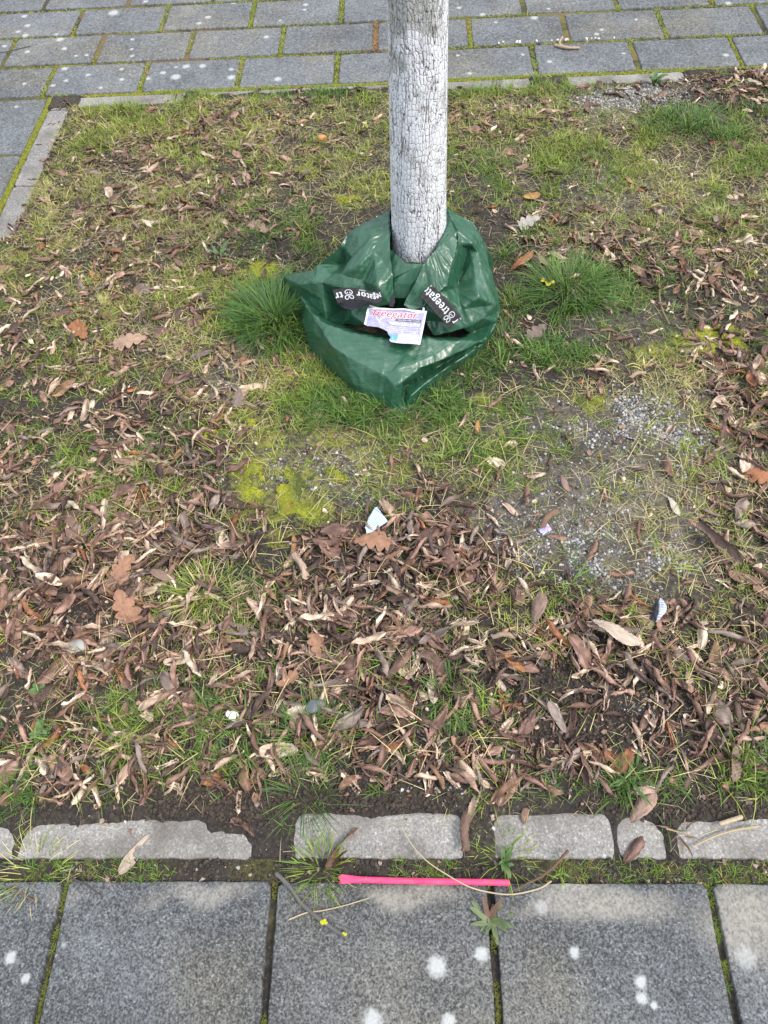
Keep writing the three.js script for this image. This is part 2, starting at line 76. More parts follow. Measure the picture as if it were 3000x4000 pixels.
const AT = {"nut":[-0.3389,-0.8363],"label":[-0.1148,0.8345],"sticker":[0.2865,0.8581],"feather":[0.5092,1.0775],"slate":[-0.2373,1.2882],"petal":[-0.41,1.3031],"lichen":[-0.7897,1.1434],"pebA":[0.8992,-1.8452],"rosette":[0.1043,1.6744],"dandA":[-0.6397,-0.1995],"weedfar":[0.9147,-1.1242],"dandB":[0.387,1.4319],"broadA":[-0.8441,1.2433],"broadB":[-0.8151,1.3346],"butter":[0.3894,-0.0134],"weedS":[0.1373,1.577],"tuftL":[-0.4616,0.082],"tuftR":[0.4687,0.0211],"tuftFR":[0.998,-0.82],"tuftB":[-0.2394,1.3373],"tuftB2":[-0.2463,1.4576],"tuftC":[0.0493,1.26],"tuftD":[-0.5103,1.0113],"tuftE":[0.9729,-0.2588],"dandC":[0.4765,1.5261],"tuftKL":[-0.7843,1.594],"tuftK":[-0.2156,1.5884]};
// ------------------------------------------------------------------ helpers
function rng(seed) { let a = seed >>> 0; return () => { a = (a + 0x6D2B79F5) >>> 0; let t = a; t = Math.imul(t ^ (t >>> 15), t | 1); t ^= t + Math.imul(t ^ (t >>> 7), t | 61); return ((t ^ (t >>> 14)) >>> 0) / 4294967296; }; }
function hash(i, j, s) { let h = Math.imul(i, 374761393) + Math.imul(j, 668265263) + Math.imul(s, 2246822519); h = Math.imul(h ^ (h >>> 13), 1274126177); h ^= h >>> 16; return (h >>> 0) / 4294967296; }
function vn(x, y, s = 0) { const i = Math.floor(x), j = Math.floor(y); let u = x - i, v = y - j; u = u * u * (3 - 2 * u); v = v * v * (3 - 2 * v);
  const a = hash(i, j, s), b = hash(i + 1, j, s), c = hash(i, j + 1, s), d = hash(i + 1, j + 1, s); return a + (b - a) * u + (c - a) * v + (a - b - c + d) * u * v; }
function fbm(x, y, o = 4, s = 0) { let a = 0.5, r = 0, n = 0; for (let k = 0; k < o; k++) { r += a * vn(x, y, s + k * 17); n += a; a *= 0.5; x *= 2.03; y *= 2.03; } return r / n; }
const clamp = (v, a = 0, b = 1) => Math.min(b, Math.max(a, v));
const sstep = (a, b, v) => { const t = clamp((v - a) / (b - a)); return t * t * (3 - 2 * t); };
const mix = (a, b, t) => a + (b - a) * t;
const sr = c => c <= 0.0031308 ? c * 12.92 : 1.055 * Math.pow(c, 1 / 2.4) - 0.055;
function field(list, x, z, soft = 1) { let m = 0; for (const [cx, cz, rx, rz, s] of list) { const dx = (x - cx) / rx, dz = (z - cz) / rz, q = dx * dx + dz * dz; if (q < 3.2) { const f = s * Math.exp(-q * q * 0.55 * soft); if (f > m) m = f; } } return m; }
const V = (x, y, z) => new THREE.Vector3(x, y, z);
const std = (r, g, b, rough = 0.9, o = {}) => new THREE.MeshStandardMaterial({ color: new THREE.Color().setRGB(r, g, b), roughness: rough, side: THREE.DoubleSide, ...o });
function dtex(w, h, f, srgb) { // f(i, j, out) fills r g b in linear 0..1
  const d = new Uint8Array(w * h * 4), o = [0, 0, 0];
  for (let j = 0; j < h; j++) for (let i = 0; i < w; i++) { f(i, j, o); const k = (j * w + i) * 4; for (let c = 0; c < 3; c++) d[k + c] = 255 * clamp(srgb ? sr(clamp(o[c])) : o[c]) + 0.5; d[k + 3] = 255; }
  const t = new THREE.DataTexture(d, w, h); t.magFilter = THREE.LinearFilter; t.minFilter = THREE.LinearMipmapLinearFilter; t.generateMipmaps = true;
  t.wrapS = t.wrapT = THREE.RepeatWrapping; if (srgb) t.colorSpace = THREE.SRGBColorSpace; t.needsUpdate = true; return t;
}
const used = {};
function numbered(n) { const k = used[n] = (used[n] ?? -1) + 1; return k ? n + '_' + String(k).padStart(3, '0') : n; }
function shade(o) { o.traverse(m => { if (m.isMesh) { m.castShadow = true; m.receiveShadow = true; } }); }
function top(o, name, label, category, group, kind) { o.name = numbered(name); o.userData = { label, category }; if (group) o.userData.group = group; if (kind) o.userData.kind = kind; scene.add(o); return o; }
function part(name, geo, mat, parent) { const m = new THREE.Mesh(geo, mat); m.name = name; parent.add(m); return m; }

// ------------------------------------------------------------------ the lie of the land
const KERB0 = 1.488, KERB1 = 1.572, SLAB0 = 1.613, FAR0 = -1.245, EDGE_X = -1.468;
const inRect = (r, x, z, n) => { const [a, b, c, d] = r; const rr = 0.028, ex = Math.min(x - a, b - x), ez = Math.min(z - c, d - z), e = ex < rr && ez < rr ? rr - Math.hypot(rr - ex, rr - ez) : Math.min(ex, ez); return e + n; };
function bareNear(x, z) { let m = -1; const n = 0.010 * (fbm(x * 24, z * 24, 2, 5) - 0.5) + 0.018 * (vn(x * 9, z * 6, 8) - 0.5) + 0.005 * (vn(x * 120, z * 120, 9) - 0.5); for (const r of BARE) m = Math.max(m, inRect([r[0], r[1], r[2], r[3] + 0.05], x, z, n)); return m; }
function bareFar(x, z) { let m = -1; const n = 0.03 * (fbm(x * 16, z * 16, 3, 15) - 0.5); for (const r of BAREFAR) m = Math.max(m, inRect([r[0], r[1], r[2] - 0.08, r[3] + 0.01], x, z, n)); 
  return m; }
function bareLeft(x, z) { return inRect([-1.6, -1.345, -1.145, -0.36], x, z, 0.06 * (fbm(x * 9, z * 9, 3, 16) - 0.5)); }
function isPaved(x, z) { return z > SLAB0 || z < FAR0 || x < EDGE_X; }
function ground(x, z) {
  const fine = 0.007 * (fbm(x * 45, z * 45, 3, 3) - 0.5);
  if (z > SLAB0 - 0.002) return -0.013 + fine;
  if (z < FAR0 + 0.006 || x < EDGE_X + 0.004) return -0.006 + fine * 0.9;
  let h = 0.018 + 0.022 * (fbm(x * 2.3, z * 2.3, 3, 1) - 0.5) + 0.024 * (fbm(x * 11, z * 11, 3, 2) - 0.5) + fine;
  const so = field(SOIL, x, z); h += so * (0.016 * (fbm(x * 34, z * 34, 3, 4) - 0.45) - 0.004);
  { const k = 1 - sstep(0.35, 0.62, Math.hypot(x + 0.06, (z - 0.13))); h = mix(h, 0.002 + 0.35 * (h - 0.018), k); }
  if (z > KERB0 - 0.07) { // soil creeping over the near edging stones
    const t = sstep(KERB0 - 0.07, KERB0 + 0.01, z); let e = 0.009 + fine; const b = bareNear(x, z);
    if (z > KERB0 - 0.004) e = mix(e, -0.006, sstep(-0.016, 0.008, b));
    if (z > KERB1 - 0.004) e = mix(e, -0.008 + 0.014 * (fbm(x * 18, z * 18, 2, 6) - 0.4) + 0.009 * (fbm(x * 70, z * 70, 2, 7) - 0.5), sstep(KERB1 - 0.004, KERB1 + 0.006, z));
    h = mix(h, e, t);
  }
  if (z < FAR0 + 0.16) { const t = 1 - sstep(FAR0 + 0.09, FAR0 + 0.16, z); let e = 0.008 + fine; if (z < FAR0 + 0.1) e = mix(e, -0.01, sstep(-0.006, 0.006, bareFar(x, z))); if (z < FAR0 + 0.016) e = -0.004 + fine; h = mix(h, e, t); }
  if (x < EDGE_X + 0.18) { const t = 1 - sstep(EDGE_X + 0.1, EDGE_X + 0.18, x); let e = 0.008 + fine; if (x < EDGE_X + 0.105) e = mix(e, -0.012, sstep(-0.006, 0.006, bareLeft(x, z))); if (x < EDGE_X + 0.014) e = -0.003 + fine; h = mix(h, e, t); }
  return h;
}
{ // one sheet, fine where the photograph looks and stretched to the horizon beyond
  const axis = (a, b, step, far) => { const v = []; for (let x = a; x <= b + 1e-6; x += step) v.push(x); let e = step; const lo = [], hi = []; let p = a, q = b; while (q < far) { e *= 1.5; p -= e; q += e; lo.unshift(p); hi.push(q); } return [...lo, ...v, ...hi]; };
  const xs = axis(-2.0, 2.0, 0.0075, 150), zs = axis(-1.7, 1.9, 0.0075, 150), nx = xs.length, nz = zs.length;
  const pos = new Float32Array(nx * nz * 3), uv = new Float32Array(nx * nz * 2), idx = new Uint32Array((nx - 1) * (nz - 1) * 6);
  let k = 0;
  for (let j = 0; j < nz; j++) for (let i = 0; i < nx; i++) { const n = j * nx + i, x = xs[i], z = zs[j];
    pos[n * 3] = x; pos[n * 3 + 1] = Math.abs(x) > 2.6 || Math.abs(z) > 2.9 ? -0.012 : ground(x, z); pos[n * 3 + 2] = z;
    uv[n * 2] = (x + 2.1) / 4.2; uv[n * 2 + 1] = (z + 2.1) / 4.2;
    if (i < nx - 1 && j < nz - 1) { idx[k++] = n; idx[k++] = n + nx; idx[k++] = n + 1; idx[k++] = n + 1; idx[k++] = n + nx; idx[k++] = n + nx + 1; } }
  const g = new THREE.BufferGeometry(); g.setAttribute('position', new THREE.BufferAttribute(pos, 3)); g.setAttribute('uv', new THREE.BufferAttribute(uv, 2)); g.setIndex(new THREE.BufferAttribute(idx, 1)); g.computeVertexNormals();
  const N = 2048, map = dtex(N, N, (i, j, o) => {
    const x = (i + 0.5) / N * 4.2 - 2.1, z = (j + 0.5) / N * 4.2 - 2.1;
    const w1 = fbm(x * 6, z * 6, 3, 31), w2 = vn(x * 70, z * 70, 32), w3 = hash(i, j, 33), w4 = vn(x * 210, z * 210, 34);
    const wx = x + 0.05 * (vn(x * 13, z * 13, 35) - 0.5), wz = z + 0.05 * (vn(x * 13, z * 13, 36) - 0.5);
    // humus
    let r = 0.030, g2 = 0.0238, b = 0.0195, t = 0.5 + 1.0 * w4 + 0.25 * (w3 - 0.5); r *= t; g2 *= t; b *= t;
    // drier brown dirt and old thatch
    const d = clamp(field(DIRT, wx, wz) * 1.2 + 0.25 * (w1 - 0.45) + 0.05) * (0.2 + 0.65 * w2); { const q = 0.55 + 0.55 * w4 + 0.5 * (w3 - 0.5); r = mix(r, 0.20 * q, d); g2 = mix(g2, 0.17 * q, d); b = mix(b, 0.14 * q, d); }
    const th = clamp(field(DRY, wx, wz) * 0.75 + (w1 - 0.5)) * (w4 > 0.55 ? 0.5 : 0.08); r = mix(r, 0.13, th); g2 = mix(g2, 0.125, th); b = mix(b, 0.04, th);
    // moss
    let m = clamp(field(MOSS, wx, wz) * 1.5 * (0.25 + 1.1 * fbm(x * 14, z * 14, 3, 44)) - 0.3 + 0.9 * (w2 - 0.5) + 0.5 * (w4 - 0.5)) * 0.95;
    if (z < FAR0 + 0.006 || x < EDGE_X + 0.012) { const q = clamp((z > FAR0 - 0.02 || Math.abs(x - EDGE_X) < 0.03 ? 1.1 : 0.55) * fbm(x * 4, z * 4, 3, 41) * 2.2 - 0.35 + 0.4 * (w2 - 0.5)); m = q * (0.35 + 0.8 * fbm(x * 22, z * 22, 2, 45)); if (z < FAR0 - 0.1 && fbm(x * 3, z * 3, 2, 43) > 0.6) { r = 0.13; g2 = 0.085; b = 0.045; } }
    if (z > KERB1) m = clamp(fbm(x * 9, z * 9, 3, 42) * 3.2 - 1.75 + 0.5 * (w2 - 0.5)) * 0.4;
    r = mix(r, 0.15 + 0.05 * w4, m); g2 = mix(g2, 0.155 + 0.06 * w4, m); b = mix(b, 0.018, m);
    // sand grains
    if (w3 > 0.985) { r += 0.14; g2 += 0.13; b += 0.12; }
    o[0] = r; o[1] = g2; o[2] = b;
  }, true);
  map.wrapS = map.wrapT = THREE.MirroredRepeatWrapping;
  const bump = dtex(512, 512, (i, j, o) => { o[0] = o[1] = o[2] = 0.6 * fbm(i / 7, j / 7, 3, 51) + 0.4 * hash(i, j, 52); }, false);
  const bt = bump; bt.repeat.set(6, 6);
  const m = new THREE.Mesh(g, new THREE.MeshStandardMaterial({ map, bumpMap: bt, bumpScale: 0.006, roughness: 0.96, side: THREE.DoubleSide }));
  m.receiveShadow = true; top(m, 'ground', 'dark earth bed with moss, dry dirt and sand grains around the tree', 'ground', null, 'structure');
}

// ------------------------------------------------------------------ paving slabs, pavers and edging stones, each a piece of its own
function concrete(x, z, o, grain, amp, lift) { // blue grey exposed aggregate, per point in metres
  const s1 = vn(x * grain, z * grain, 61), s2 = vn(x * grain * 2.1, z * grain * 2.1, 62), big = fbm(x * 3.1, z * 3.1, 3, 63), pt = vn(x * grain * 1.3 + 50, z * grain * 1.3, 64);
  let v = 0.100 + amp * (0.15 * (s1 - 0.5) + 0.13 * (s2 - 0.5)) + 0.09 * (big - 0.5) + 0.05 * (fbm(x * 14, z * 14, 3, 60) - 0.5);
  if (pt > 0.82) v += 0.12 * amp; else if (pt < 0.13) v *= 1 - 0.45 * amp;
  v = Math.max(0.03, v) + lift; const warm = clamp((fbm(x * 5, z * 5, 3, 66) - 0.42) * 3);
  o[0] = v * mix(0.94, 1.1, warm); o[1] = v * mix(1.0, 1.07, warm); o[2] = v * mix(1.045, 0.95, warm);
}
function lichen(x, z, o) { for (const [cx, cz, r, k] of LICHEN) { const dx = x - cx, dz = z - cz; if (Math.abs(dx) > r * 1.7 || Math.abs(dz) > r * 1.7) continue; const a = Math.hypot(dx, dz) / r + 0.22 * (fbm(x * 40, z * 40, 2, 71) - 0.5) + 0.4 * (vn(x * 260, z * 260, 72) - 0.5); const m = k * 0.68 * (1 - sstep(0.45, 1.2, a)); o[0] = mix(o[0], 0.53, m); o[1] = mix(o[1], 0.55, m); o[2] = mix(o[2], 0.54, m); } }
function pavingMaterial(x0, z0, sx, sz, W, H, grain, dustZ, amp, lift) {
  const map = dtex(W, H, (i, j, o) => { const x = x0 + (i + 0.5) / W * sx, z = z0 + (j + 0.5) / H * sz; concrete(x, z, o, grain, amp, lift);
    if (dustZ != null) { const d = field(DUST, x + 0.05 * (fbm(x * 14, z * 14, 2, 67) - 0.5), z + 0.04 * (fbm(x * 14, z * 14, 2, 68) - 0.5)) * (0.3 + 0.7 * vn(x * 260, z * 260, 69)); o[0] = mix(o[0], 0.36, d); o[1] = mix(o[1], 0.33, d); o[2] = mix(o[2], 0.28, d); }
    lichen(x, z, o); }, true);
  const bump = dtex(512, 512, (i, j, o) => { o[0] = o[1] = o[2] = 0.6 * vn(i * 0.32, j * 0.32, 65) + 0.4 * hash(i, j, 66); }, false);
  const mat = new THREE.MeshStandardMaterial({ map, bumpMap: bump, bumpScale: 0.0012, roughness: 0.88, side: THREE.DoubleSide }); bump.repeat.set(sx / 0.5, sz / 0.5); mat.userData = { x0, z0, sx, sz }; return mat;
}
function pieceGeo(x0, x1, z0, z1, y1, thick, irr, mat, seed, bevel = 0.004) {
  const s = new THREE.Shape(), P = [], st = Math.max(irr > 0.003 ? 0.018 : 0.03, 0.01), r = rng(seed * 7 + 1), b = bevel;
  const ax = x0 + b, bx = x1 - b, az = z0 + b, bz = z1 - b, c = 0.006;
  const run = (p, q) => { const n = Math.max(2, Math.round(Math.hypot(q[0] - p[0], q[1] - p[1]) / st)); for (let k = 0; k < n; k++) { const t = k / n; P.push([mix(p[0], q[0], t) + (r() - 0.5) * irr, mix(p[1], q[1], t) + (r() - 0.5) * irr]); } };
  const Q = [[ax + c, az], [bx - c, az], [bx, az + c], [bx, bz - c], [bx - c, bz], [ax + c, bz], [ax, bz - c], [ax, az + c]];
  for (let k = 0; k < 8; k++) run(Q[k], Q[(k + 1) % 8]);
  P.forEach(([x, z], k) => k ? s.lineTo(x, -z) : s.moveTo(x, -z)); s.closePath();
  const g = new THREE.ExtrudeGeometry(s, { depth: thick - 2 * b, bevelEnabled: true, bevelThickness: b, bevelSize: b, bevelSegments: 2, steps: 1, curveSegments: 1 });
  g.rotateX(-Math.PI / 2); g.translate(0, y1 - thick + b, 0);
  const p = g.attributes.position, uv = g.attributes.uv, u = mat.userData;
  for (let k = 0; k < p.count; k++) uv.setXY(k, (p.getX(k) - u.x0) / u.sx, (p.getZ(k) + p.getY(k) * 0.5 - u.z0) / u.sz);
  return g;
}
const tilt = (m, r, a = 0.004) => { m.position.y += (r() - 0.5) * 0.003; };
{
  const r = rng(11), near = new THREE.Group(); top(near, 'near_pavement', 'large blue grey concrete slabs with white lichen spots in the foreground', 'pavement', null, 'structure');
  const matN = pavingMaterial(-1.95, 1.58, 3.75, 0.9, 2048, 512, 420, SLAB0, 1.05, 0);
  const J = [-1.92, -1.512, -1.108, -0.704, -0.300, 0.108, 0.511, 0.915, 1.32, 1.725];
  for (let row = 0; row < 2; row++) for (let k = 0; k + 1 < J.length; k++) { const z0 = SLAB0 + row * 0.405; tilt(part('slab', pieceGeo(J[k] + 0.007, J[k + 1] - 0.007, z0 + 0.003 * (r() - 0.5), z0 + 0.392, 0, 0.06, 0.0022, matN, 100 + row * 20 + k, 0.003), matN, near), r); }
  shade(near);
  const far = new THREE.Group(); top(far, 'far_pavement', 'running bond pavers with white spots behind the planted bed', 'pavement', null, 'structure');
  const matF = pavingMaterial(-2.9, -3.4, 5.8, 4.2, 2048, 1482, 190, null, 0.7, 0.03);
  const rows = [[-1.250, -1.498, 0.089], [-1.500, -1.752, -0.155], [-1.755, -2.003, 0.089], [-2.006, -2.253, -0.11], [-2.256, -2.503, 0.089], [-2.506, -2.753, -0.11], [-2.756, -3.003, 0.089], [-3.006, -3.253, -0.155], [-3.256, -3.503, 0.089], [-3.506, -3.753, -0.11], [-3.756, -4.003, 0.089], [-4.006, -4.253, -0.155]];
  rows.forEach(([za, zb, off], q) => { for (let k = -9; k < 8; k++) { const x = off + k * 0.3995; const e = 0.004 * (r() - 0.5); tilt(part('paver', pieceGeo(x + 0.011 + e, x + 0.3885 + e, zb + 0.0105, za - 0.0105, 0, 0.07, 0.004, matF, 200 + q * 20 + k, 0.005), matF, far), r); } });
  for (let k = 0; k < 8; k++) for (let c = 0; c < 3; c++) { const z = -1.245 + k * 0.3985, x = -1.478 - c * 0.25; if (z + 0.39 > 1.6) continue; tilt(part('paver', pieceGeo(x - 0.242, x - 0.002, z + 0.008, z + 0.392, 0, 0.07, 0.004, matF, 400 + k * 4 + c, 0.005), matF, far), r); }
  shade(far);
  // edging stones
  const speck = dtex(1024, 1024, (i, j, o) => { const x = i * 0.0012, z = j * 0.0012, a = vn(i * 0.42, j * 0.42, 81), b = vn(i * 0.9, j * 0.9, 82), c = fbm(x * 7, z * 7, 3, 83); let v = 0.235 + 0.14 * (a - 0.5) + 0.12 * (b - 0.5) + 0.12 * (c - 0.5); if (a > 0.86) v += 0.12; if (b < 0.12) v *= 0.65; const st = clamp(2.8 * fbm(x * 13 + 4, z * 13, 4, 84) - 1.25) * 0.6; o[0] = mix(v * 1.03, 0.09, st); o[1] = mix(v * 0.985, 0.075, st); o[2] = mix(v * 0.92, 0.06, st); }, true);
  const matK = new THREE.MeshStandardMaterial({ map: speck, roughness: 0.9, side: THREE.DoubleSide }); matK.userData = { x0: -0.92, z0: 0.1, sx: 1.272, sz: 1.2288 };
  const kn = new THREE.Group(); top(kn, 'near_edging', 'pale concrete edging stones half buried in soil beside the near slabs', 'edging', null, 'structure');
  const K = [-1.9, -1.32, -0.92, -0.312, 0.082, 0.352, 0.78, 1.18, 1.7]; for (let k = 0; k + 1 < K.length; k++) part('edging_stone', pieceGeo(K[k] + 0.003, K[k + 1] - 0.003, KERB0, KERB1 + 0.003 * (r() - 0.5), -0.0015 + 0.002 * r(), 0.12, 0.004, matK, 300 + k, 0.006), matK, kn);
  shade(kn);
  const kf = new THREE.Group(); top(kf, 'far_edging', 'narrow pale concrete edging stones framing the back and left of the bed', 'edging', null, 'structure');
  const KX = [-1.452, -0.95, -0.45, 0.05, 0.55, 1.05, 1.55, 2.05]; for (let k = 0; k + 1 < KX.length; k++) part('edging_stone', pieceGeo(KX[k] + 0.003, KX[k + 1] - 0.003, FAR0 + 0.016, FAR0 + 0.096, 0.002, 0.12, 0.004, matK, 320 + k, 0.005), matK, kf);
  for (let k = 0; k < 5; k++) part('edging_stone', pieceGeo(EDGE_X + 0.016, EDGE_X + 0.1, -1.142 + k * 0.5, -1.142 + k * 0.5 + 0.494, 0.001, 0.12, 0.004, matK, 330 + k, 0.005), matK, kf);
  shade(kf);
}
console.log('structure done');
// ------------------------------------------------------------------ the young tree: limewashed, fissured trunk; bare limbs above the frame
const trunkR = y => 0.0795 - 0.0165 * Math.min(y, 0.8) / 0.8 - 0.012 * Math.max(0, y - 0.8) + 0.012 * Math.pow(clamp(1 - y / 0.3), 2);
const trunkX = y => 0.0052 * clamp(y / 0.8, 0, 2);
function barkCells(x, y) { // plates: nearest two feature points in a stretched jittered grid
  const gx = x / 0.0100, gy = y / 0.0165, ix = Math.floor(gx), iy = Math.floor(gy); let a = 9, b = 9;
  for (let j = -1; j <= 1; j++) for (let i = -1; i <= 1; i++) { const px = ix + i + 0.15 + 0.7 * hash(ix + i, iy + j, 91), py = iy + j + 0.1 + 0.8 * hash(ix + i, iy + j, 92), d = Math.hypot(px - gx, py - gy); if (d < a) { b = a; a = d; } else if (d < b) b = d; }
  return b - a;
}
{
  const tree = new THREE.Group(); top(tree, 'tree', 'young tree with limewashed white, finely cracked trunk rising from the green bag', 'tree');
  const H = 1.25, W = 1024, HH = 2048, circ = 0.46, crackH = new Float32Array(W * HH);
  const map = dtex(W, HH, (i, j, o) => {
    const x = i / W * circ, y = j / HH * H, wx = x + 0.006 * (fbm(x * 60, y * 40, 3, 93) - 0.5) + 0.01 * (vn(x * 16, y * 9, 94) - 0.5), wy = y + 0.008 * (fbm(x * 50, y * 50, 3, 95) - 0.5);
    const cell = barkCells(wx, wy);
    const thin = (1 - sstep(0.03, 0.16, cell)) * (0.45 + 0.75 * fbm(x * 35, y * 28, 2, 105));
    const rv = Math.min(Math.abs(fbm(wx * 105 + 0.5, wy * 13, 2, 96) - 0.5), 1.15 * Math.abs(fbm(wx * 150 + 7, wy * 22, 2, 106) - 0.5)), len = vn(wx * 60, wy * 17, 97);
    let deep = (1 - sstep(0.004, 0.015 + 0.019 * len, rv)) * sstep(0.24, 0.5, len + 0.14);
    const base = fbm(x * 30, y * 30, 4, 98), low = 0.20 * (1 - sstep(0.12, 0.34, y));
    // worn patches where the wash has come off the plates, more of them at the top left and the foot
    const bare = clamp((fbm(wx * 20 + 3, wy * 16, 4, 99) - 0.69 + low * 0.25 + 0.34 * sstep(0.66, 0.88, y + 0.12 * (vn(x * 20, y * 6, 100) - 0.5) + 0.10 * Math.cos((i / W - 0.40) * 6.283))) * 6) * (0.45 + 0.55 * vn(x * 320, y * 260, 101));
    let r = 0.83 + 0.18 * (base - 0.5), g = 0.86 + 0.18 * (base - 0.5), b = 0.90 + 0.18 * (base - 0.5);
    const sp = vn(x * 700, y * 600, 102); if (sp < 0.18) { r *= 0.84; g *= 0.84; b *= 0.86; }
    const bb = fbm(x * 90, y * 70, 2, 103); r = mix(r, 0.17 + 0.10 * bb, bare * 0.85); g = mix(g, 0.165 + 0.11 * bb, bare * 0.85); b = mix(b, 0.125 + 0.09 * bb, bare * 0.85);
    r = mix(r, 0.27, thin * 0.5); g = mix(g, 0.255, thin * 0.5); b = mix(b, 0.25, thin * 0.5);
    r = mix(r, 0.19, deep * 0.85); g = mix(g, 0.135, deep * 0.85); b = mix(b, 0.105, deep * 0.85);
    crackH[j * W + i] = 1 - 0.35 * thin - 0.75 * deep - 0.1 * bare + 0.12 * (base - 0.5);
    o[0] = r; o[1] = g; o[2] = b;
  }, true);
  const bump = dtex(W, HH, (i, j, o) => { o[0] = o[1] = o[2] = clamp(crackH[j * W + i] * 0.85); }, false);
  const nu = 200, nv = 300, pos = [], uv = [], idx = [];
  for (let j = 0; j <= nv; j++) for (let i = 0; i <= nu; i++) { const y = -0.03 + (H + 0.03) * j / nv, u = i / nu, a = u * Math.PI * 2 - Math.PI / 2 - Math.PI; // seam at the back
    const ci = Math.min(W - 1, Math.floor((i % nu) / nu * W)), cj = clamp(Math.floor(y / H * HH), 0, HH - 1);
    const R = trunkR(Math.max(0, y)) + 0.002 * (crackH[cj * W + ci] - 0.9) + 0.007 * (vn(Math.cos(a) * 2 + 5, Math.sin(a) * 2 + y * 5, 104) - 0.5);
    pos.push(trunkX(y) + R * Math.cos(a), y, -R * Math.sin(a)); uv.push(u, y / H); }
  for (let j = 0; j < nv; j++) for (let i = 0; i < nu; i++) { const n = j * (nu + 1) + i; idx.push(n, n + 1, n + nu + 1, n + 1, n + nu + 2, n + nu + 1); }
  const g = new THREE.BufferGeometry(); g.setAttribute('position', new THREE.Float32BufferAttribute(pos, 3)); g.setAttribute('uv', new THREE.Float32BufferAttribute(uv, 2)); g.setIndex(idx); g.computeVertexNormals();
  part('trunk', g, new THREE.MeshStandardMaterial({ map, bumpMap: bump, bumpScale: 0.004, roughness: 0.93, side: THREE.DoubleSide }), tree);
  const r = rng(31), limbs = [], add = (p, d, L, R, dep) => { const pts = [p.clone()]; const q = p.clone(), v = d.clone(); for (let k = 0; k < 5; k++) { v.x += (r() - 0.5) * 0.25; v.z += (r() - 0.5) * 0.25; v.y += 0.08; v.normalize(); q.addScaledVector(v, L / 5); pts.push(q.clone()); }
    const c = new THREE.CatmullRomCurve3(pts), t = new THREE.TubeGeometry(c, 12, 1, dep ? 6 : 16), a = t.attributes.position, s = dep ? 6 : 16; for (let k = 0; k < a.count; k++) { const f = Math.floor(k / (s + 1)) / 12, o = c.getPointAt(f), m = R * (1 - 0.65 * f); a.setXYZ(k, o.x + (a.getX(k) - o.x) * m, o.y + (a.getY(k) - o.y) * m, o.z + (a.getZ(k) - o.z) * m); } t.computeVertexNormals(); limbs.push(t);
    if (dep < 2) for (let k = 0; k < (dep ? 3 : 8); k++) { const f = dep ? 0.4 + 0.5 * r() : 0.42 + 0.55 * r(), an = r() * 6.283; add(c.getPointAt(f), V(Math.cos(an) * 0.8, 0.7, Math.sin(an) * 0.8).normalize(), L * (dep ? 0.5 : 0.45), R * (1 - 0.65 * f) * 0.5, dep + 1); } };
  add(V(trunkX(H), H - 0.02, 0), V(0, 1, 0), 2.6, trunkR(H) * 0.985, 0);
  part('crown', mergeGeometries(limbs), std(0.16, 0.14, 0.11, 0.95), tree);
  shade(tree);
}

// ------------------------------------------------------------------ the slumped green watering bag
function subdivide(P, T, level, smoothFrom, amount) { // midpoint refinement; later levels relax towards their neighbours so folds stay crisp but not faceted
  for (let l = 0; l < level; l++) {
    const E = new Map(), NP = P.map(p => p.slice()), NT = [], cnt = new Map(), key = (a, b) => a < b ? a * 100000 + b : b * 100000 + a;
    const midp = (a, b) => { const k = key(a, b); if (!E.has(k)) { E.set(k, NP.length); NP.push([0, 1, 2].map(c => (P[a][c] + P[b][c]) / 2)); } return E.get(k); };
    for (let t = 0; t < T.length; t += 3) { const [a, b, c] = [T[t], T[t + 1], T[t + 2]], ab = midp(a, b), bc = midp(b, c), ca = midp(c, a); NT.push(a, ab, ca, ab, b, bc, ca, bc, c, ab, bc, ca); }
    for (let t = 0; t < NT.length; t += 3) for (let e = 0; e < 3; e++) { const k = key(NT[t + e], NT[t + (e + 1) % 3]); cnt.set(k, (cnt.get(k) ?? 0) + 1); }
    if (l >= smoothFrom) { const S = NP.map(() => [0, 0, 0, 0]), edge = new Uint8Array(NP.length);
      for (const [k, n] of cnt) { const a = Math.floor(k / 100000), b = k % 100000; if (n === 1) { edge[a] = 1; edge[b] = 1; } }
      for (const [k, n] of cnt) { const a = Math.floor(k / 100000), b = k % 100000; for (const [u, v] of [[a, b], [b, a]]) { if (edge[u] && n !== 1) continue; for (let c = 0; c < 3; c++) S[u][c] += NP[v][c]; S[u][3]++; } }
      for (let i = 0; i < NP.length; i++) if (S[i][3]) for (let c = 0; c < 3; c++) NP[i][c] = mix(NP[i][c], S[i][c] / S[i][3], amount); }
    P = NP; T = NT;
  }
  return [P, T];
}
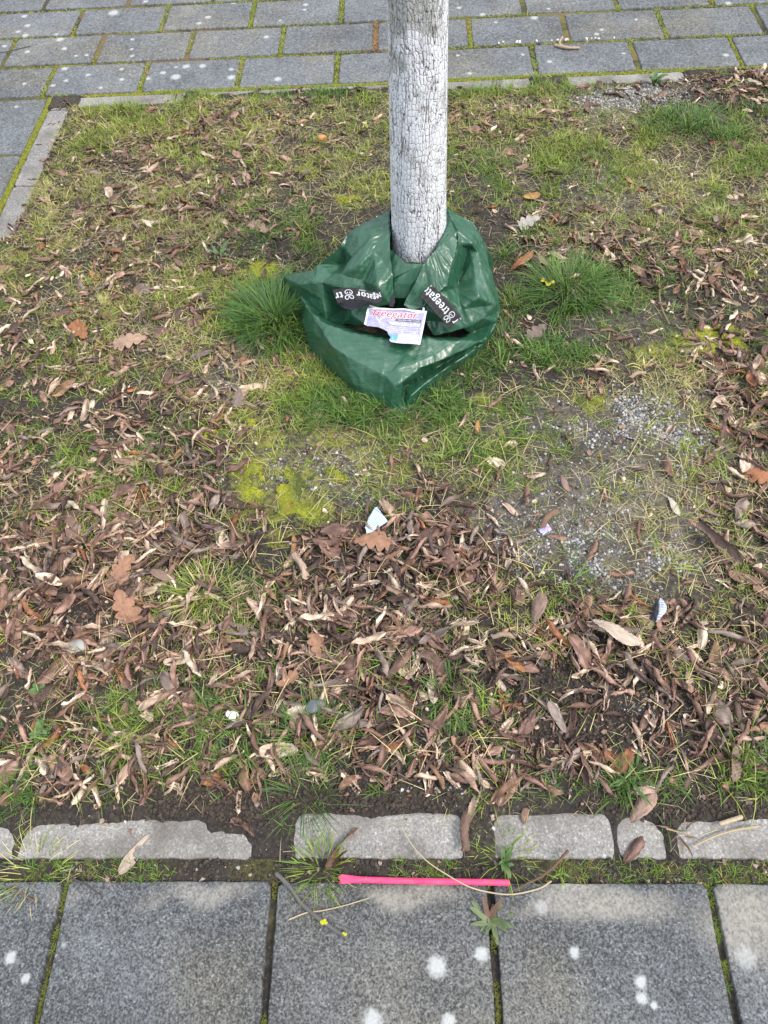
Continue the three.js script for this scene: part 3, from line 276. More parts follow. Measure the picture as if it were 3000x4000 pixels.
function cloth(P0, T0, level, wr, smoothFrom = 2, amount = 0.2) {
  const [P, T] = subdivide(P0.map(p => p.slice()), T0.slice(), level, smoothFrom, amount);
  let g = new THREE.BufferGeometry(); g.setAttribute('position', new THREE.Float32BufferAttribute(P.flat(), 3)); g.setIndex(T); g.computeVertexNormals();
  const p = g.attributes.position, n = g.attributes.normal, uv = new Float32Array(p.count * 2);
  for (let i = 0; i < p.count; i++) { const x = p.getX(i), y = p.getY(i), z = p.getZ(i), a = Math.atan2(x, z), r = Math.hypot(x, z), s = r - 0.9 * y;
    uv[i * 2] = a * 0.2; uv[i * 2 + 1] = s;
    const k1 = 1 - Math.abs(2 * fbm(a * 4 + 3, s * 4, 2, 111) - 1), k2 = 1 - Math.abs(2 * fbm(a * 13, s * 9 + 4, 2, 112) - 1), k3 = fbm(x * 55, z * 55 + y * 40, 2, 113) - 0.5;
    const d = wr * (0.0045 * (k1 * k1 - 0.45) + 0.003 * (k2 * k2 - 0.45) + 0.0014 * k3 + 0.0008 * (Math.pow(1 - Math.abs(2 * fbm(a * 22 + s * 9, s * 24 - a * 6, 2, 114) - 1), 4) - 0.3));
    p.setXYZ(i, x + n.getX(i) * d, Math.max(0.002, y + n.getY(i) * d), z + n.getZ(i) * d); }
  g.setAttribute('uv', new THREE.BufferAttribute(uv, 2)); g.computeVertexNormals(); return g;
}
{
  const bag = new THREE.Group(); top(bag, 'watering_bag', 'slumped green plastic watering bag wrapped round the foot of the tree', 'watering bag');
  // reinforced film: a welded criss-cross of threads, pressed proud of the sheet
  const N = 512, scrim = (i, j) => { const u = i / N * 0.24, v = j / N * 0.24, q = 0.0012 * Math.sin(v * 78.5) , l1 = Math.abs(((u * 1 + v * 1.0 + q) / 0.02 + 50) % 1 - 0.5), l2 = Math.abs(((u * 1 - v * 0.5 + q) / 0.04 + 50) % 1 - 0.5); return Math.max(1 - sstep(0.035, 0.08, l1) , (1 - sstep(0.018, 0.045, l2)) * 0.8) * (0.35 + 0.65 * vn(i * 0.05, j * 0.05, 121)); };
  const map = dtex(N, N, (i, j, o) => { const s = scrim(i, j), n = fbm(i * 0.02, j * 0.02, 4, 122), sc = vn(i * 0.5, j * 0.5, 123) > 0.93 ? 0.02 : 0.035 * clamp(3 * fbm(i * 0.025 + 9, j * 0.025, 4, 125) - 1.6) * (0.4 + 0.6 * vn(i * 0.8, j * 0.8, 126)); o[0] = 0.020 + 0.010 * s + 0.008 * (n - 0.5) + sc; o[1] = 0.088 + 0.032 * s + 0.02 * (n - 0.5) + sc; o[2] = 0.046 + 0.018 * s + 0.012 * (n - 0.5) + sc; }, true);
  const bump = dtex(N, N, (i, j, o) => { o[0] = o[1] = o[2] = clamp(0.35 + 0.45 * scrim(i, j) + 0.35 * (fbm(i * 0.03, j * 0.03, 3, 124) - 0.5)); }, false);
  map.repeat.set(1 / 0.24, 1 / 0.24); bump.repeat.set(1 / 0.24, 1 / 0.24);
  const film = new THREE.MeshPhysicalMaterial({ map, bumpMap: bump, bumpScale: 0.0011, roughness: 0.34, clearcoat: 0.4, clearcoatRoughness: 0.26, side: THREE.DoubleSide });
  part('shell', cloth(BAG_P, BAG_T, 4, 1.3), film, bag);
  part('collar', cloth(COL_P, COL_T, 4, 0.5), film, bag);
  { const P = []; for (let j = 0; j <= 6; j++) for (let i = 0; i <= 40; i++) { const a = i / 40 * 6.2832, y = 0.03 * j + 0.012, r = 0.086 + 0.03 * (1 - j / 6) + 0.004 * Math.sin(a * 9 + j); P.push([r * Math.sin(a), y, r * Math.cos(a)]); } const T = []; for (let j = 0; j < 6; j++) for (let i = 0; i < 40; i++) { const n = j * 41 + i; T.push(n, n + 1, n + 41, n + 1, n + 42, n + 41); } part('sleeve', cloth(P, T, 1, 0.3), film, bag); }
  // black webbing straps with white print
  const print = (w, h, draw) => { const c = document.createElement('canvas'); c.width = w; c.height = h; draw(c.getContext('2d')); const t = new THREE.CanvasTexture(c); t.colorSpace = THREE.SRGBColorSpace; t.anisotropy = 8; return t; };
  const strapTex = off => print(1024, 320, c => { c.fillStyle = '#1b1a1c'; c.fillRect(0, 0, 1024, 320); const r = rng(77 + off);
    c.translate(1024, 320); c.rotate(Math.PI); c.fillStyle = '#c4c7cc'; c.strokeStyle = '#c4c7cc'; c.textBaseline = 'middle';
    for (let k = -1; k < 3; k++) { const x = off + k * 1070; c.font = 'bold 215px sans-serif'; c.fillText('treegator', x + 190, 165, 820); c.font = 'bold 60px sans-serif'; c.fillText('.com', x + 820, 282, 150);
      c.lineWidth = 16; c.beginPath(); c.ellipse(x + 80, 205, 66, 58, 0, 0, 7); c.stroke(); c.beginPath(); c.ellipse(x + 38, 85, 36, 46, -0.3, 0, 7); c.stroke(); c.beginPath(); c.ellipse(x + 128, 85, 36, 46, 0.3, 0, 7); c.stroke(); c.beginPath(); c.arc(x + 58, 195, 14, 0, 7); c.arc(x + 104, 195, 14, 0, 7); c.fill(); }
    c.setTransform(1, 0, 0, 1, 0, 0); for (let k = 0; k < 90; k++) { c.fillStyle = ['#8d8a5a', '#c9c7b4', '#6d6b3d', '#d8d8d0'][k % 4]; const s = 2 + 5 * r() * r(); c.fillRect(r() * 1024, r() * 320, s, s); } });
  const band = (A, B, n, tk, flip) => { const ca = new THREE.CatmullRomCurve3(A.map(p => V(...p))), cb = new THREE.CatmullRomCurve3(B.map(p => V(...p))), pos = [], uv = [], idx = [], rows = 6;
    const a = new THREE.Vector3(), b = new THREE.Vector3(); const pt = (i, j) => { ca.getPoint(i / n, a); cb.getPoint(i / n, b); return a.clone().lerp(b, j / rows); };
    for (const side of [1, -1]) for (let i = 0; i <= n; i++) for (let j = 0; j <= rows; j++) { const p = pt(i, j), du = pt(Math.min(n, i + 1), j).sub(pt(Math.max(0, i - 1), j)), dv = pt(i, rows).sub(pt(i, 0)), nn = du.cross(dv).normalize(); if (nn.y < 0) nn.negate(); p.addScaledVector(nn, side * tk / 2 + 0.0008 * Math.sin(i * 1.3)); pos.push(p.x, p.y, p.z); uv.push(i / n, 1 - j / rows); }
    const S = (n + 1) * (rows + 1), q = (i, j, s) => s * S + i * (rows + 1) + j; for (let s = 0; s < 2; s++) for (let i = 0; i < n; i++) for (let j = 0; j < rows; j++) { const A0 = q(i, j, s), B0 = q(i + 1, j, s), C0 = q(i, j + 1, s), D0 = q(i + 1, j + 1, s); s ? idx.push(A0, B0, C0, B0, D0, C0) : idx.push(A0, C0, B0, B0, C0, D0); }
    for (let i = 0; i < n; i++) for (const j of [0, rows]) idx.push(q(i, j, 0), q(i + 1, j, 0), q(i, j, 1), q(i + 1, j, 0), q(i + 1, j, 1), q(i, j, 1)); for (let j = 0; j < rows; j++) for (const i of [0, n]) idx.push(q(i, j, 0), q(i, j + 1, 0), q(i, j, 1), q(i, j + 1, 0), q(i, j + 1, 1), q(i, j, 1));
    const g = new THREE.BufferGeometry(); g.setAttribute('position', new THREE.Float32BufferAttribute(pos, 3)); g.setAttribute('uv', new THREE.Float32BufferAttribute(uv, 2)); g.setIndex(idx); g.computeVertexNormals(); return g; };
  const web = off => new THREE.MeshStandardMaterial({ map: strapTex(off), roughness: 0.7, side: THREE.DoubleSide });
  const lift = (L, d) => L.map(r => r.map(p => [p[0], p[1] + d, p[2] + d * 0.4]));
  const sl = part('strap', band(...lift(STRAP_L, 0.006), 40, 0.0022), web(-390), bag); sl.userData.label = 'looped black webbing strap end, printed upside down, on the left';
  part('strap_underside', band(...lift(STRAP_L2, 0.004), 30, 0.002), std(0.02, 0.02, 0.028, 0.75), sl);
  const srp = part('strap', band(...lift(STRAP_R, 0.008), 40, 0.0022), web(150), bag); srp.userData.label = 'black webbing strap lying slantwise on the right, white print';
  // hang tag with a torn lower corner
  const tagTex = print(1024, 640, c => { const r = rng(5); const gr = c.createLinearGradient(0, 0, 0, 640); c.fillStyle = '#dedce8'; c.fillRect(0, 0, 1024, 640);
    c.fillStyle = '#9d98b2'; c.fillRect(34, 26, 956, 580); for (let k = 0; k < 900; k++) { c.fillStyle = ['#8c8fb2', '#aeabc8', '#bdb8cc', '#8080a8', '#97a2be'][k % 5]; c.globalAlpha = 0.5; c.fillRect(34 + r() * 900, 26 + r() * 560, 20 + 50 * r(), 4 + 14 * r()); } c.globalAlpha = 1;
    c.fillStyle = '#5f9fb4'; c.fillRect(330, 500, 300, 90); c.strokeStyle = '#e8ecf8'; c.lineWidth = 6; for (let k = 0; k < 12; k++) { c.globalAlpha = 0.6; c.beginPath(); const x = 60 + r() * 880, y = 40 + r() * 500; c.moveTo(x, y); c.quadraticCurveTo(x + 120 * (r() - 0.5), y + 90, x + 240 * (r() - 0.5), y + 200 * r()); c.stroke(); } c.globalAlpha = 1;
    c.strokeStyle = '#f4f4fa'; c.lineWidth = 9; c.beginPath(); c.moveTo(250, 300); c.lineTo(265, 200); c.moveTo(250, 270); c.lineTo(180, 200); c.moveTo(256, 240); c.lineTo(330, 170); c.stroke();
    c.font = 'italic bold 168px sans-serif'; c.lineWidth = 10; c.strokeStyle = '#ffffff'; c.strokeText('Treegator', 70, 165, 850); c.fillStyle = '#d0385a'; c.fillText('Treegator', 70, 165, 850);
    c.fillStyle = '#23262e'; c.fillRect(520, 186, 440, 44); c.fillStyle = '#d8dae4'; for (let k = 0; k < 30; k++) c.fillRect(534 + k * 14, 200, 4 + 8 * r(), 16);
    c.fillStyle = '#f6f6fb'; c.font = 'italic bold 66px sans-serif'; c.fillText('Water Like a Pro', 420, 300, 540); c.font = 'bold 34px sans-serif'; for (let l = 0; l < 4; l++) for (let k = 0; k < 24; k++) { c.globalAlpha = 0.7; c.fillRect(400 + k * 23, 340 + l * 34, 8 + 12 * r(), 9); } c.globalAlpha = 1;
    c.fillStyle = '#e6e5ef'; c.fillRect(620, 470, 350, 120); c.fillStyle = '#9094b4'; for (let x = 660; x < 940; x += 7 + 9 * r()) c.fillRect(x, 488, 3 + 5 * r(), 78);
    c.strokeStyle = '#ffffff'; c.globalAlpha = 0.75; c.lineWidth = 4; for (let k = 0; k < 26; k++) { c.beginPath(); const x = r() * 1024, y = r() * 640; c.moveTo(x, y); c.lineTo(x + 160 * (r() - 0.5), y + 90 * (r() - 0.5)); c.stroke(); } });
  { const s = new THREE.Shape(), rr = rng(9), o = [[0, 1], [1, 1], [1, 0], [0.5, 0.02]]; const torn = [[0.47, 0.06], [0.485, 0.14], [0.44, 0.2], [0.41, 0.29], [0.33, 0.34], [0.25, 0.38], [0.16, 0.36], [0.06, 0.37], [0, 0.42]]; [...o, ...torn].forEach(([x, y], k) => k ? s.lineTo(x, y) : s.moveTo(x, y)); s.closePath();
    let g = new THREE.ExtrudeGeometry(s, { depth: 1, bevelEnabled: false, steps: 1 }); const { TessellateModifier } = await import('three/addons/modifiers/TessellateModifier.js'); g = new TessellateModifier(0.1, 5).modify(g); const p = g.attributes.position, uv = [], [tl, tr, br, bl] = TAG_Q.map(q => V(...q)), nn = tr.clone().sub(tl).cross(bl.clone().sub(tl)).normalize(); if (nn.y < 0) nn.negate();
    for (let i = 0; i < p.count; i++) { const u = p.getX(i), v = p.getY(i), t = p.getZ(i); const q = tl.clone().lerp(tr, u).lerp(bl.clone().lerp(br, u), 1 - v); q.addScaledVector(nn, 0.010 + 0.0007 * t + 0.003 * Math.sin(u * 6 + 1) * (1 - v) + 0.006 * Math.pow(u - 0.5, 2) + 0.0055 * vn(u * 7, v * 6, 9)); p.setXYZ(i, q.x, q.y, q.z); uv.push(u, v); }
    g.setAttribute('uv', new THREE.Float32BufferAttribute(uv, 2)); g.computeVertexNormals(); const tg = part('hang_tag', g, new THREE.MeshPhysicalMaterial({ map: tagTex, roughness: 0.42, clearcoat: 0.3, side: THREE.DoubleSide }), bag); tg.userData.label = 'faded printed tag with a torn lower corner';
    const st = new THREE.TubeGeometry(new THREE.CatmullRomCurve3(TAG_STRIP.map(q => V(q[0], q[1] + 0.008, q[2] + 0.003))), 40, 0.0028, 6); part('torn_edge', st, std(0.78, 0.78, 0.82, 0.6), tg); }
  { const g = cloth(TAB.map(p => [p[0] + 0.002, p[1] + 0.006, p[2] + 0.002]), [0, 4, 1, 1, 4, 3, 1, 3, 2], 3, 0.2); part('fastener_tab', g, std(0.022, 0.02, 0.024, 0.85), bag); }
  shade(bag);
}
console.log('tree and bag done');
// ------------------------------------------------------------------ fallen leaves
const leafTex = dtex(256, 256, (i, j, o) => { const t = Math.abs(i / 255 - 0.5) * 2, s = j / 255; const rib = Math.exp(-t * t * 900), ph = (s * 11 - t * 3.2), sv = Math.exp(-Math.pow((ph - Math.floor(ph) - 0.5) * 7, 2)) * 0.5; const n = fbm(i * 0.03, j * 0.03, 4, 131), f = vn(i * 0.4, j * 0.4, 132), bl = fbm(i * 0.012 + 7, j * 0.012, 3, 133);
  let v = 0.78 + 0.5 * (n - 0.5) + 0.22 * (f - 0.5) + 0.3 * (bl - 0.5); v += 0.25 * rib; v -= 0.22 * sv; o[0] = v; o[1] = v * 0.985; o[2] = v * 0.965; }, true);
function leafGeo(seed, { W = 0.5, curl = 3, bend = 0.1, twist = 0.3, asym = 0.2, roll = 0, teeth = 0.09, nu = 26, nv = 10, stem = 0.12, lobes = 0, vein = 0.014, cone = 0.35, torn = 0, crumple = 0.03, blunt = 0.55, dye = 0 } = {}) {
  const r = rng(seed), pos = [], uv = [], idx = [], col = [], ph = r() * 6, k2 = r() * 10, s1 = 1 - torn * (0.1 + 0.2 * r()), pale = r() < 0.5 ? 1 : -1;
  for (let i = 0; i <= nu; i++) { const s = i / nu * s1; let w = W * Math.pow(Math.sin(Math.PI * Math.pow(clamp(s, 0.001, 0.999), 0.92)), blunt) * (0.92 + 0.14 * Math.sin(s * 5 + ph));
    if (lobes) { const q = s * lobes; w = W * (0.14 + 0.62 * Math.sin(Math.PI * Math.pow(s, 0.75)) * (0.35 + 0.65 * Math.pow(Math.abs(Math.sin(Math.PI * q)), 0.8))); if (s < 0.12) w = W * 0.05; if (s > 0.97) w = W * 0.06; }
    else w *= 1 - teeth * ((s * 20 + ph) % 1);
    for (let j = 0; j <= nv; j++) { const t = j / nv * 2 - 1, rag = lobes ? 1 : 0.86 + 0.28 * vn(s * 5 + (t > 0 ? 0 : 40) + k2, 0.5, 6), at = (t + asym * (1 - t * t)) * rag, R0 = W / curl * (1 - cone * 0.5 + cone * s) * (0.85 + 0.3 * vn(s * 3 + k2, 3, 5)), a = at * w * 0.5 / R0, rad = R0 * (1 - 0.05 * Math.min(3, Math.abs(a)));
      let x = rad * Math.sin(a), y = rad * (1 - Math.cos(a));
      const off = vein * Math.sin((s * 10 - Math.abs(t) * 2.2) * 6.283) * Math.min(1, Math.abs(t) * 3) + crumple * (fbm(s * 6 + k2, t * 2.5 + 5, 2, seed & 63) - 0.5) * 2; x -= Math.sin(a) * off; y += Math.cos(a) * off;
      const tw = twist * (s - 0.5), xx = x * Math.cos(tw) - y * Math.sin(tw), yy = x * Math.sin(tw) + y * Math.cos(tw), tip = i === nu && torn ? 0.05 * (vn(j * 1.7, seed, 7) - 0.3) : 0;
      pos.push(xx + 0.07 * Math.sin(s * 3 + ph), yy + bend * (s - 0.5) * (s - 0.5) * 2 + 0.03 * Math.sin(s * 7 + k2), s - 0.5 + tip); uv.push(t * 0.5 + 0.5, s);
      const bl = fbm(s * 2.6 + k2, t * 1.6 + ph, 3, 77), f = dye ? clamp(0.86 + 2.8 * (bl - 0.43) + 0.3 * pale * t, 0.4, 2.1) : 1, gy = dye ? clamp((f - 1) * 0.25, 0, 0.2) : 0; col.push(f, f * (1 + gy * 0.3), f * (1 + gy * 0.6)); } }
  for (let i = 0; i < nu; i++) for (let j = 0; j < nv; j++) { const n = i * (nv + 1) + j; idx.push(n, n + 1, n + nv + 1, n + 1, n + nv + 2, n + nv + 1); }
  if (stem) { const b = pos.length / 3, mid = Math.floor(nv / 2) * 3, x0 = pos[mid], y0 = pos[mid + 1]; for (let k = 0; k <= 4; k++) for (let q = 0; q < 3; q++) { const an = q / 3 * 6.283; pos.push(x0 + 0.008 * Math.cos(an) + 0.03 * k * k * 0.06, y0 + 0.008 * Math.sin(an) + 0.012 * k, -0.48 - stem * k / 4); uv.push(0.5, 0.5); col.push(0.8, 0.8, 0.8); } for (let k = 0; k < 4; k++) for (let q = 0; q < 3; q++) { const n = b + k * 3 + q, m = b + k * 3 + (q + 1) % 3; idx.push(n, m, n + 3, m, m + 3, n + 3); } }
  const g = new THREE.BufferGeometry(); g.setAttribute('position', new THREE.Float32BufferAttribute(pos, 3)); g.setAttribute('uv', new THREE.Float32BufferAttribute(uv, 2)); if (dye) g.setAttribute('color', new THREE.Float32BufferAttribute(col, 3)); g.setIndex(idx); g.rotateZ(roll); g.computeBoundingBox(); const bb = g.boundingBox; g.translate(-(bb.min.x + bb.max.x) / 2, -bb.min.y, 0); g.computeVertexNormals(); g.userData = { h: bb.max.y - bb.min.y, w: bb.max.x - bb.min.x }; return g;
}
const LG = []; { const r = rng(401); for (let k = 0; k < 36; k++) { const tight = k < 22, c = tight ? 3.9 + 3.0 * r() : k < 32 ? 1.6 + 1.6 * r() : 0.5 + 0.6 * r(); LG.push(leafGeo(500 + k, { W: (tight ? 0.32 : 0.36) + 0.22 * r(), curl: c, bend: 0.05 + 0.35 * r() * r(), twist: (r() - 0.5) * 1.1, asym: (r() - 0.5) * 1.2, roll: tight ? (r() < 0.55 ? (r() - 0.5) * 2.6 : r() * 6.283) : (r() < 0.5 ? Math.PI : 0) + (r() - 0.5) * 1.2, cone: r() * 0.7, nu: 24, nv: 11, torn: r() < 0.5 ? 1 : 0, dye: 1, blunt: tight ? 0.42 + 0.3 * r() : 0.5 + 0.25 * r(), crumple: 0.02 + 0.04 * r() })); LG[k].userData.tight = tight ? 'rolled-up' : k < 32 ? 'half-curled' : 'nearly flat'; } }
const TONES = [['mauve brown', 0.145, 0.080, 0.060], ['dark brown', 0.070, 0.042, 0.032], ['pale tan', 0.44, 0.32, 0.235], ['pinkish brown', 0.245, 0.142, 0.105], ['grey brown', 0.175, 0.13, 0.108], ['warm brown', 0.19, 0.105, 0.062], ['bleached beige', 0.50, 0.40, 0.30], ['russet', 0.24, 0.095, 0.042], ['light brown', 0.30, 0.20, 0.145]];
const toneP = [0.21, 0.17, 0.12, 0.19, 0.12, 0.08, 0.04, 0.02, 0.15];
const leafMat = TONES.map(([, r, g, b]) => new THREE.MeshStandardMaterial({ color: new THREE.Color().setRGB(r * 1.2, g * 1.2, b * 1.2), map: leafTex, vertexColors: true, roughness: 0.72, side: THREE.DoubleSide }));
const leafWhite = new THREE.MeshStandardMaterial({ color: 0xffffff, map: leafTex, vertexColors: true, roughness: 0.72, side: THREE.DoubleSide });
const CAM = camera.position;
function zone(x, z) {
  if (z > KERB0 - 0.02) return 'lying on the near edging stones';
  if (z > 1.22) return x < -0.45 ? 'in grass beside the near edging, left end' : x < 0.15 ? 'on bare soil behind the pink straw' : 'on soil by the near edging, right part';
  if (z > 0.92) return x < -0.5 ? 'in the deep leaf drift at lower left' : x < -0.05 ? 'in the drift left of lower centre' : x < 0.4 ? 'in the drift right of lower centre' : 'at lower right near the striped scrap';
  if (z > 0.62) return x < -0.55 ? 'by the orange lobed leaves at left' : x < -0.1 ? 'in litter nearer than the mossy gravel' : x < 0.3 ? 'in the drift nearer than the torn paper' : 'beside the gravel strip at right';
  if (z > 0.3) return x < -0.45 ? 'in grass left of the moss patch' : x < 0.2 ? 'on mossy ground before the green bag' : 'near the round gravel patch at right';
  if (z > -0.25) return x < -0.4 ? 'in grass left of the bag' : x < 0.25 ? 'close against the green bag' : 'in grass right of the bag';
  if (z > -0.75) return x < 0 ? 'in turf behind the bag, left of the trunk' : 'in turf behind the bag, right of the trunk';
  return x < 0 ? 'near the far edging, left of the trunk' : 'near the far edging, right of the trunk';
}
const pile = new Map(), cellOf = (x, z) => Math.round(x / 0.02) * 4096 + Math.round(z / 0.02);
const bagFree = (x, z) => { // outside the bag's footprint
  const P = [[-0.42, -0.04], [-0.35, 0.06], [-0.305, 0.22], [-0.16, 0.37], [-0.03, 0.47], [0.0, 0.46], [0.13, 0.28], [0.2, 0.18], [0.21, 0.10], [0.2, -0.02], [0.15, -0.12], [0.0, -0.2], [-0.16, -0.1], [-0.30, -0.02]]; let inside = false; for (let i = 0, j = P.length - 1; i < P.length; j = i++) if ((P[i][1] > z) !== (P[j][1] > z) && x < (P[j][0] - P[i][0]) * (z - P[i][1]) / (P[j][1] - P[i][1]) + P[i][0]) inside = !inside; return !inside; };
{
  const r = rng(77), L = [];
  for (let tries = 0; tries < 260000 && L.length < 8200; tries++) { const x = -1.45 + 3.4 * r(), z = -1.2 + 2.75 * r();
    let d = Math.max(0.10, field(LEAF, x, z) * (0.25 + 1.5 * fbm(x * 7, z * 7, 2, 141))); d *= 1 - field(NOLEAF, x, z); if (!bagFree(x, z)) continue; if (z > KERB0 - 0.03) d *= 0.12; if (Math.abs(x) > 1.5) d *= 0.7;
    if (r() > d * 0.98) continue;
    const tight = r() < 0.8, gi = tight ? Math.floor(r() * 22) : 22 + Math.floor(r() * 14), near = sstep(-1.2, 1.3, z); let len = (0.036 + 0.044 * Math.pow(r(), 1.1)) * (0.88 + 0.16 * near); if (r() < 0.32) len *= 0.55;
    let p = r(), ti = 0; while (p > toneP[ti] && ti < 8) p -= toneP[ti++];
    L.push({ x, z, len, gi, ti, yaw: r() * 6.283, ax: (r() - 0.5) * 0.35, az: (r() - 0.5) * 0.5, j: 0.8 + 0.4 * r() }); }
  for (const o of L) { const h = LG[o.gi].userData.h * o.len, dx = Math.sin(o.yaw), dz = Math.cos(o.yaw); let s = 0, n = 0; for (let q = -0.4; q <= 0.41; q += 0.2) { const x = o.x + dx * o.len * q, z = o.z + dz * o.len * q; s += Math.max(ground(x, z), pile.get(cellOf(x, z)) ?? -1); n++; } o.y = s / n - 0.002;
    for (let q = -0.4; q <= 0.41; q += 0.2) { const c = cellOf(o.x + dx * o.len * q, o.z + dz * o.len * q), g0 = ground(o.x, o.z); pile.set(c, Math.min(g0 + 0.03, Math.max(pile.get(c) ?? -1, o.y + h * 0.4))); }
    o.show = o.len / CAM.distanceTo(V(o.x, o.y, o.z)) * (Math.abs(o.x) > 1.5 || (o.x < -0.95 && o.z > 0.6) || (o.x > 0.85 && o.z > 0.8) ? 0.2 : 1); }
  L.sort((a, b) => b.show - a.show);
  const rest = new THREE.Group(), buckets = LG.map(() => []), e = new THREE.Euler(), q = new THREE.Quaternion(), m4 = new THREE.Matrix4();
  L.forEach((o, k) => { e.set(o.ax, o.yaw, o.az, 'YXZ'); q.setFromEuler(e);
    if (k < 290) { const m = new THREE.Mesh(LG[o.gi], leafMat[o.ti]); m.position.set(o.x, o.y, o.z); m.quaternion.copy(q); m.scale.setScalar(o.len); m.castShadow = m.receiveShadow = true; const ya = ((o.yaw % Math.PI) + Math.PI) % Math.PI, ori = ya < 0.4 || ya > 2.74 ? 'upright' : ya < 1.17 ? 'slanting' : ya < 1.97 ? 'crosswise' : 'oblique', lab = `${o.len > 0.078 ? 'long' : o.len > 0.066 ? 'medium' : 'smaller'} ${TONES[o.ti][0]} ${LG[o.gi].userData.tight} leaf ${ori} ${zone(o.x, o.z)}`; top(m, 'dry_leaf', lab, 'leaf', 'dry fallen leaves on the tree bed'); }
    else buckets[o.gi].push([o, q.clone()]); });
  buckets.forEach((b, gi) => { if (!b.length) return; const im = new THREE.InstancedMesh(LG[gi], leafWhite, b.length), c = new THREE.Color(); b.forEach(([o, qq], k) => { m4.compose(V(o.x, o.y, o.z), qq, V(o.len, o.len, o.len)); im.setMatrixAt(k, m4); const t = TONES[o.ti]; im.setColorAt(k, c.setRGB(t[1] * 1.2 * o.j, t[2] * 1.2 * o.j, t[3] * 1.2 * o.j)); }); im.name = 'small_leaves'; im.castShadow = im.receiveShadow = true; rest.add(im); });
  { const FG = [0, 1, 2, 3].map(k => leafGeo(990 + k, { W: 0.7 + 0.3 * k / 3, curl: 1 + 0.9 * k, bend: 0.2, twist: 0.6, roll: k * 1.7, nu: 7, nv: 5, stem: 0, torn: 1, dye: 1, vein: 0.03, crumple: 0.08, blunt: 0.3 })), B = FG.map(() => []), c = new THREE.Color(); let n = 0;
    for (let t = 0; t < 40000 && n < 8200; t++) { const x = -1.42 + 3.3 * r(), z = -1.18 + 2.66 * r(); if (!bagFree(x, z)) continue; const d = (0.22 + 0.85 * field(LEAF, x, z)) * (1 - 0.6 * field(NOLEAF, x, z)) * (0.3 + 1.2 * vn(x * 9, z * 9, 145)); if (r() > d) continue; n++; let p = r(), ti = 0; while (p > toneP[ti] && ti < 8) p -= toneP[ti++]; B[n % 4].push([x, ground(x, z) + 0.001 + 0.006 * r() * r(), z, 0.006 + 0.017 * r() * r(), ti, r() * 6.283, (r() - 0.5) * 1.2, 0.7 + 0.7 * r()]); }
    B.forEach((b, gi) => { const im = new THREE.InstancedMesh(FG[gi], leafWhite, b.length); b.forEach(([x, y, z, s, ti, yaw, ax, j], k) => { e.set(ax, yaw, ax * 0.6, 'YXZ'); q.setFromEuler(e); m4.compose(V(x, y, z), q, V(s, s, s)); im.setMatrixAt(k, m4); const t = TONES[ti]; im.setColorAt(k, c.setRGB(t[1] * 1.25 * j, t[2] * 1.25 * j, t[3] * 1.25 * j)); }); im.name = 'leaf_fragments'; im.castShadow = im.receiveShadow = true; rest.add(im); }); }
  top(rest, 'leaf_litter', 'smaller dry brown leaves strewn all over the tree bed', 'leaf litter', null, 'stuff');
}
const restY = (x, z) => Math.max(ground(x, z), pile.get(cellOf(x, z)) ?? -1);
{ // lobed oak leaves
  const G = [0, 1, 2].map(k => leafGeo(900 + k, { W: 0.78, curl: 0.7 + 0.5 * k, bend: 0.12, twist: 0.25 * (k - 1), asym: 0.1, roll: k === 1 ? Math.PI : 0.15, lobes: 4.0 + 0.5 * (k % 2), nu: 54, nv: 10, stem: 0.14, vein: 0.004, cone: 0.2 }));
  const C = { tan: [0.36, 0.19, 0.115], orange: [0.36, 0.15, 0.065], beige: [0.42, 0.28, 0.2], white: [0.46, 0.42, 0.38], grey: [0.23, 0.17, 0.145] };
  const I = [['orange', 0.085, 0.6, 'orange lobed oak leaf caught in grass at left, below the bag'], ['beige', 0.095, 1.7, 'pale lobed oak leaf lying flat beside the grass at left'], ['tan', 0.07, 2.5, 'tan lobed oak leaf on the upper leaf drift at left'], ['tan', 0.088, 3.6, 'largest tan oak leaf, lying beside the bare soil hollow'], ['tan', 0.085, 4.5, 'tan oak leaf just below the torn paper scrap'], ['tan', 0.06, 0.2, 'small tan oak leaf in the drift below centre'], ['grey', 0.075, 2.2, 'grey brown oak leaf on moss right of the bag'], ['orange', 0.08, 1.1, 'orange oak leaf cut by the right edge of the picture'], ['beige', 0.075, 0.9, 'pale brown oak leaf on turf up left of the bag'], ['white', 0.075, 1.9, 'bleached white oak leaf on turf right of the trunk'], ['grey', 0.06, 3.0, 'grey ragged leaf on bright moss below left of the bag'], ['tan', 0.05, 5.1, 'small ragged tan oak leaf among rolled leaves at lower left']];
  OAK_AT.forEach(([x, z], k) => { const [c, l, yaw, lab] = I[k], m = new THREE.Mesh(G[k % 3], std(...C[c], 0.7, { map: leafTex })); m.position.set(x, restY(x, z) + 0.004, z); m.rotation.set(0.08, yaw, 0.05); m.scale.setScalar(l * 1.15); shade(m); top(m, 'oak_leaf', lab, 'leaf', 'lobed oak leaves'); });
}
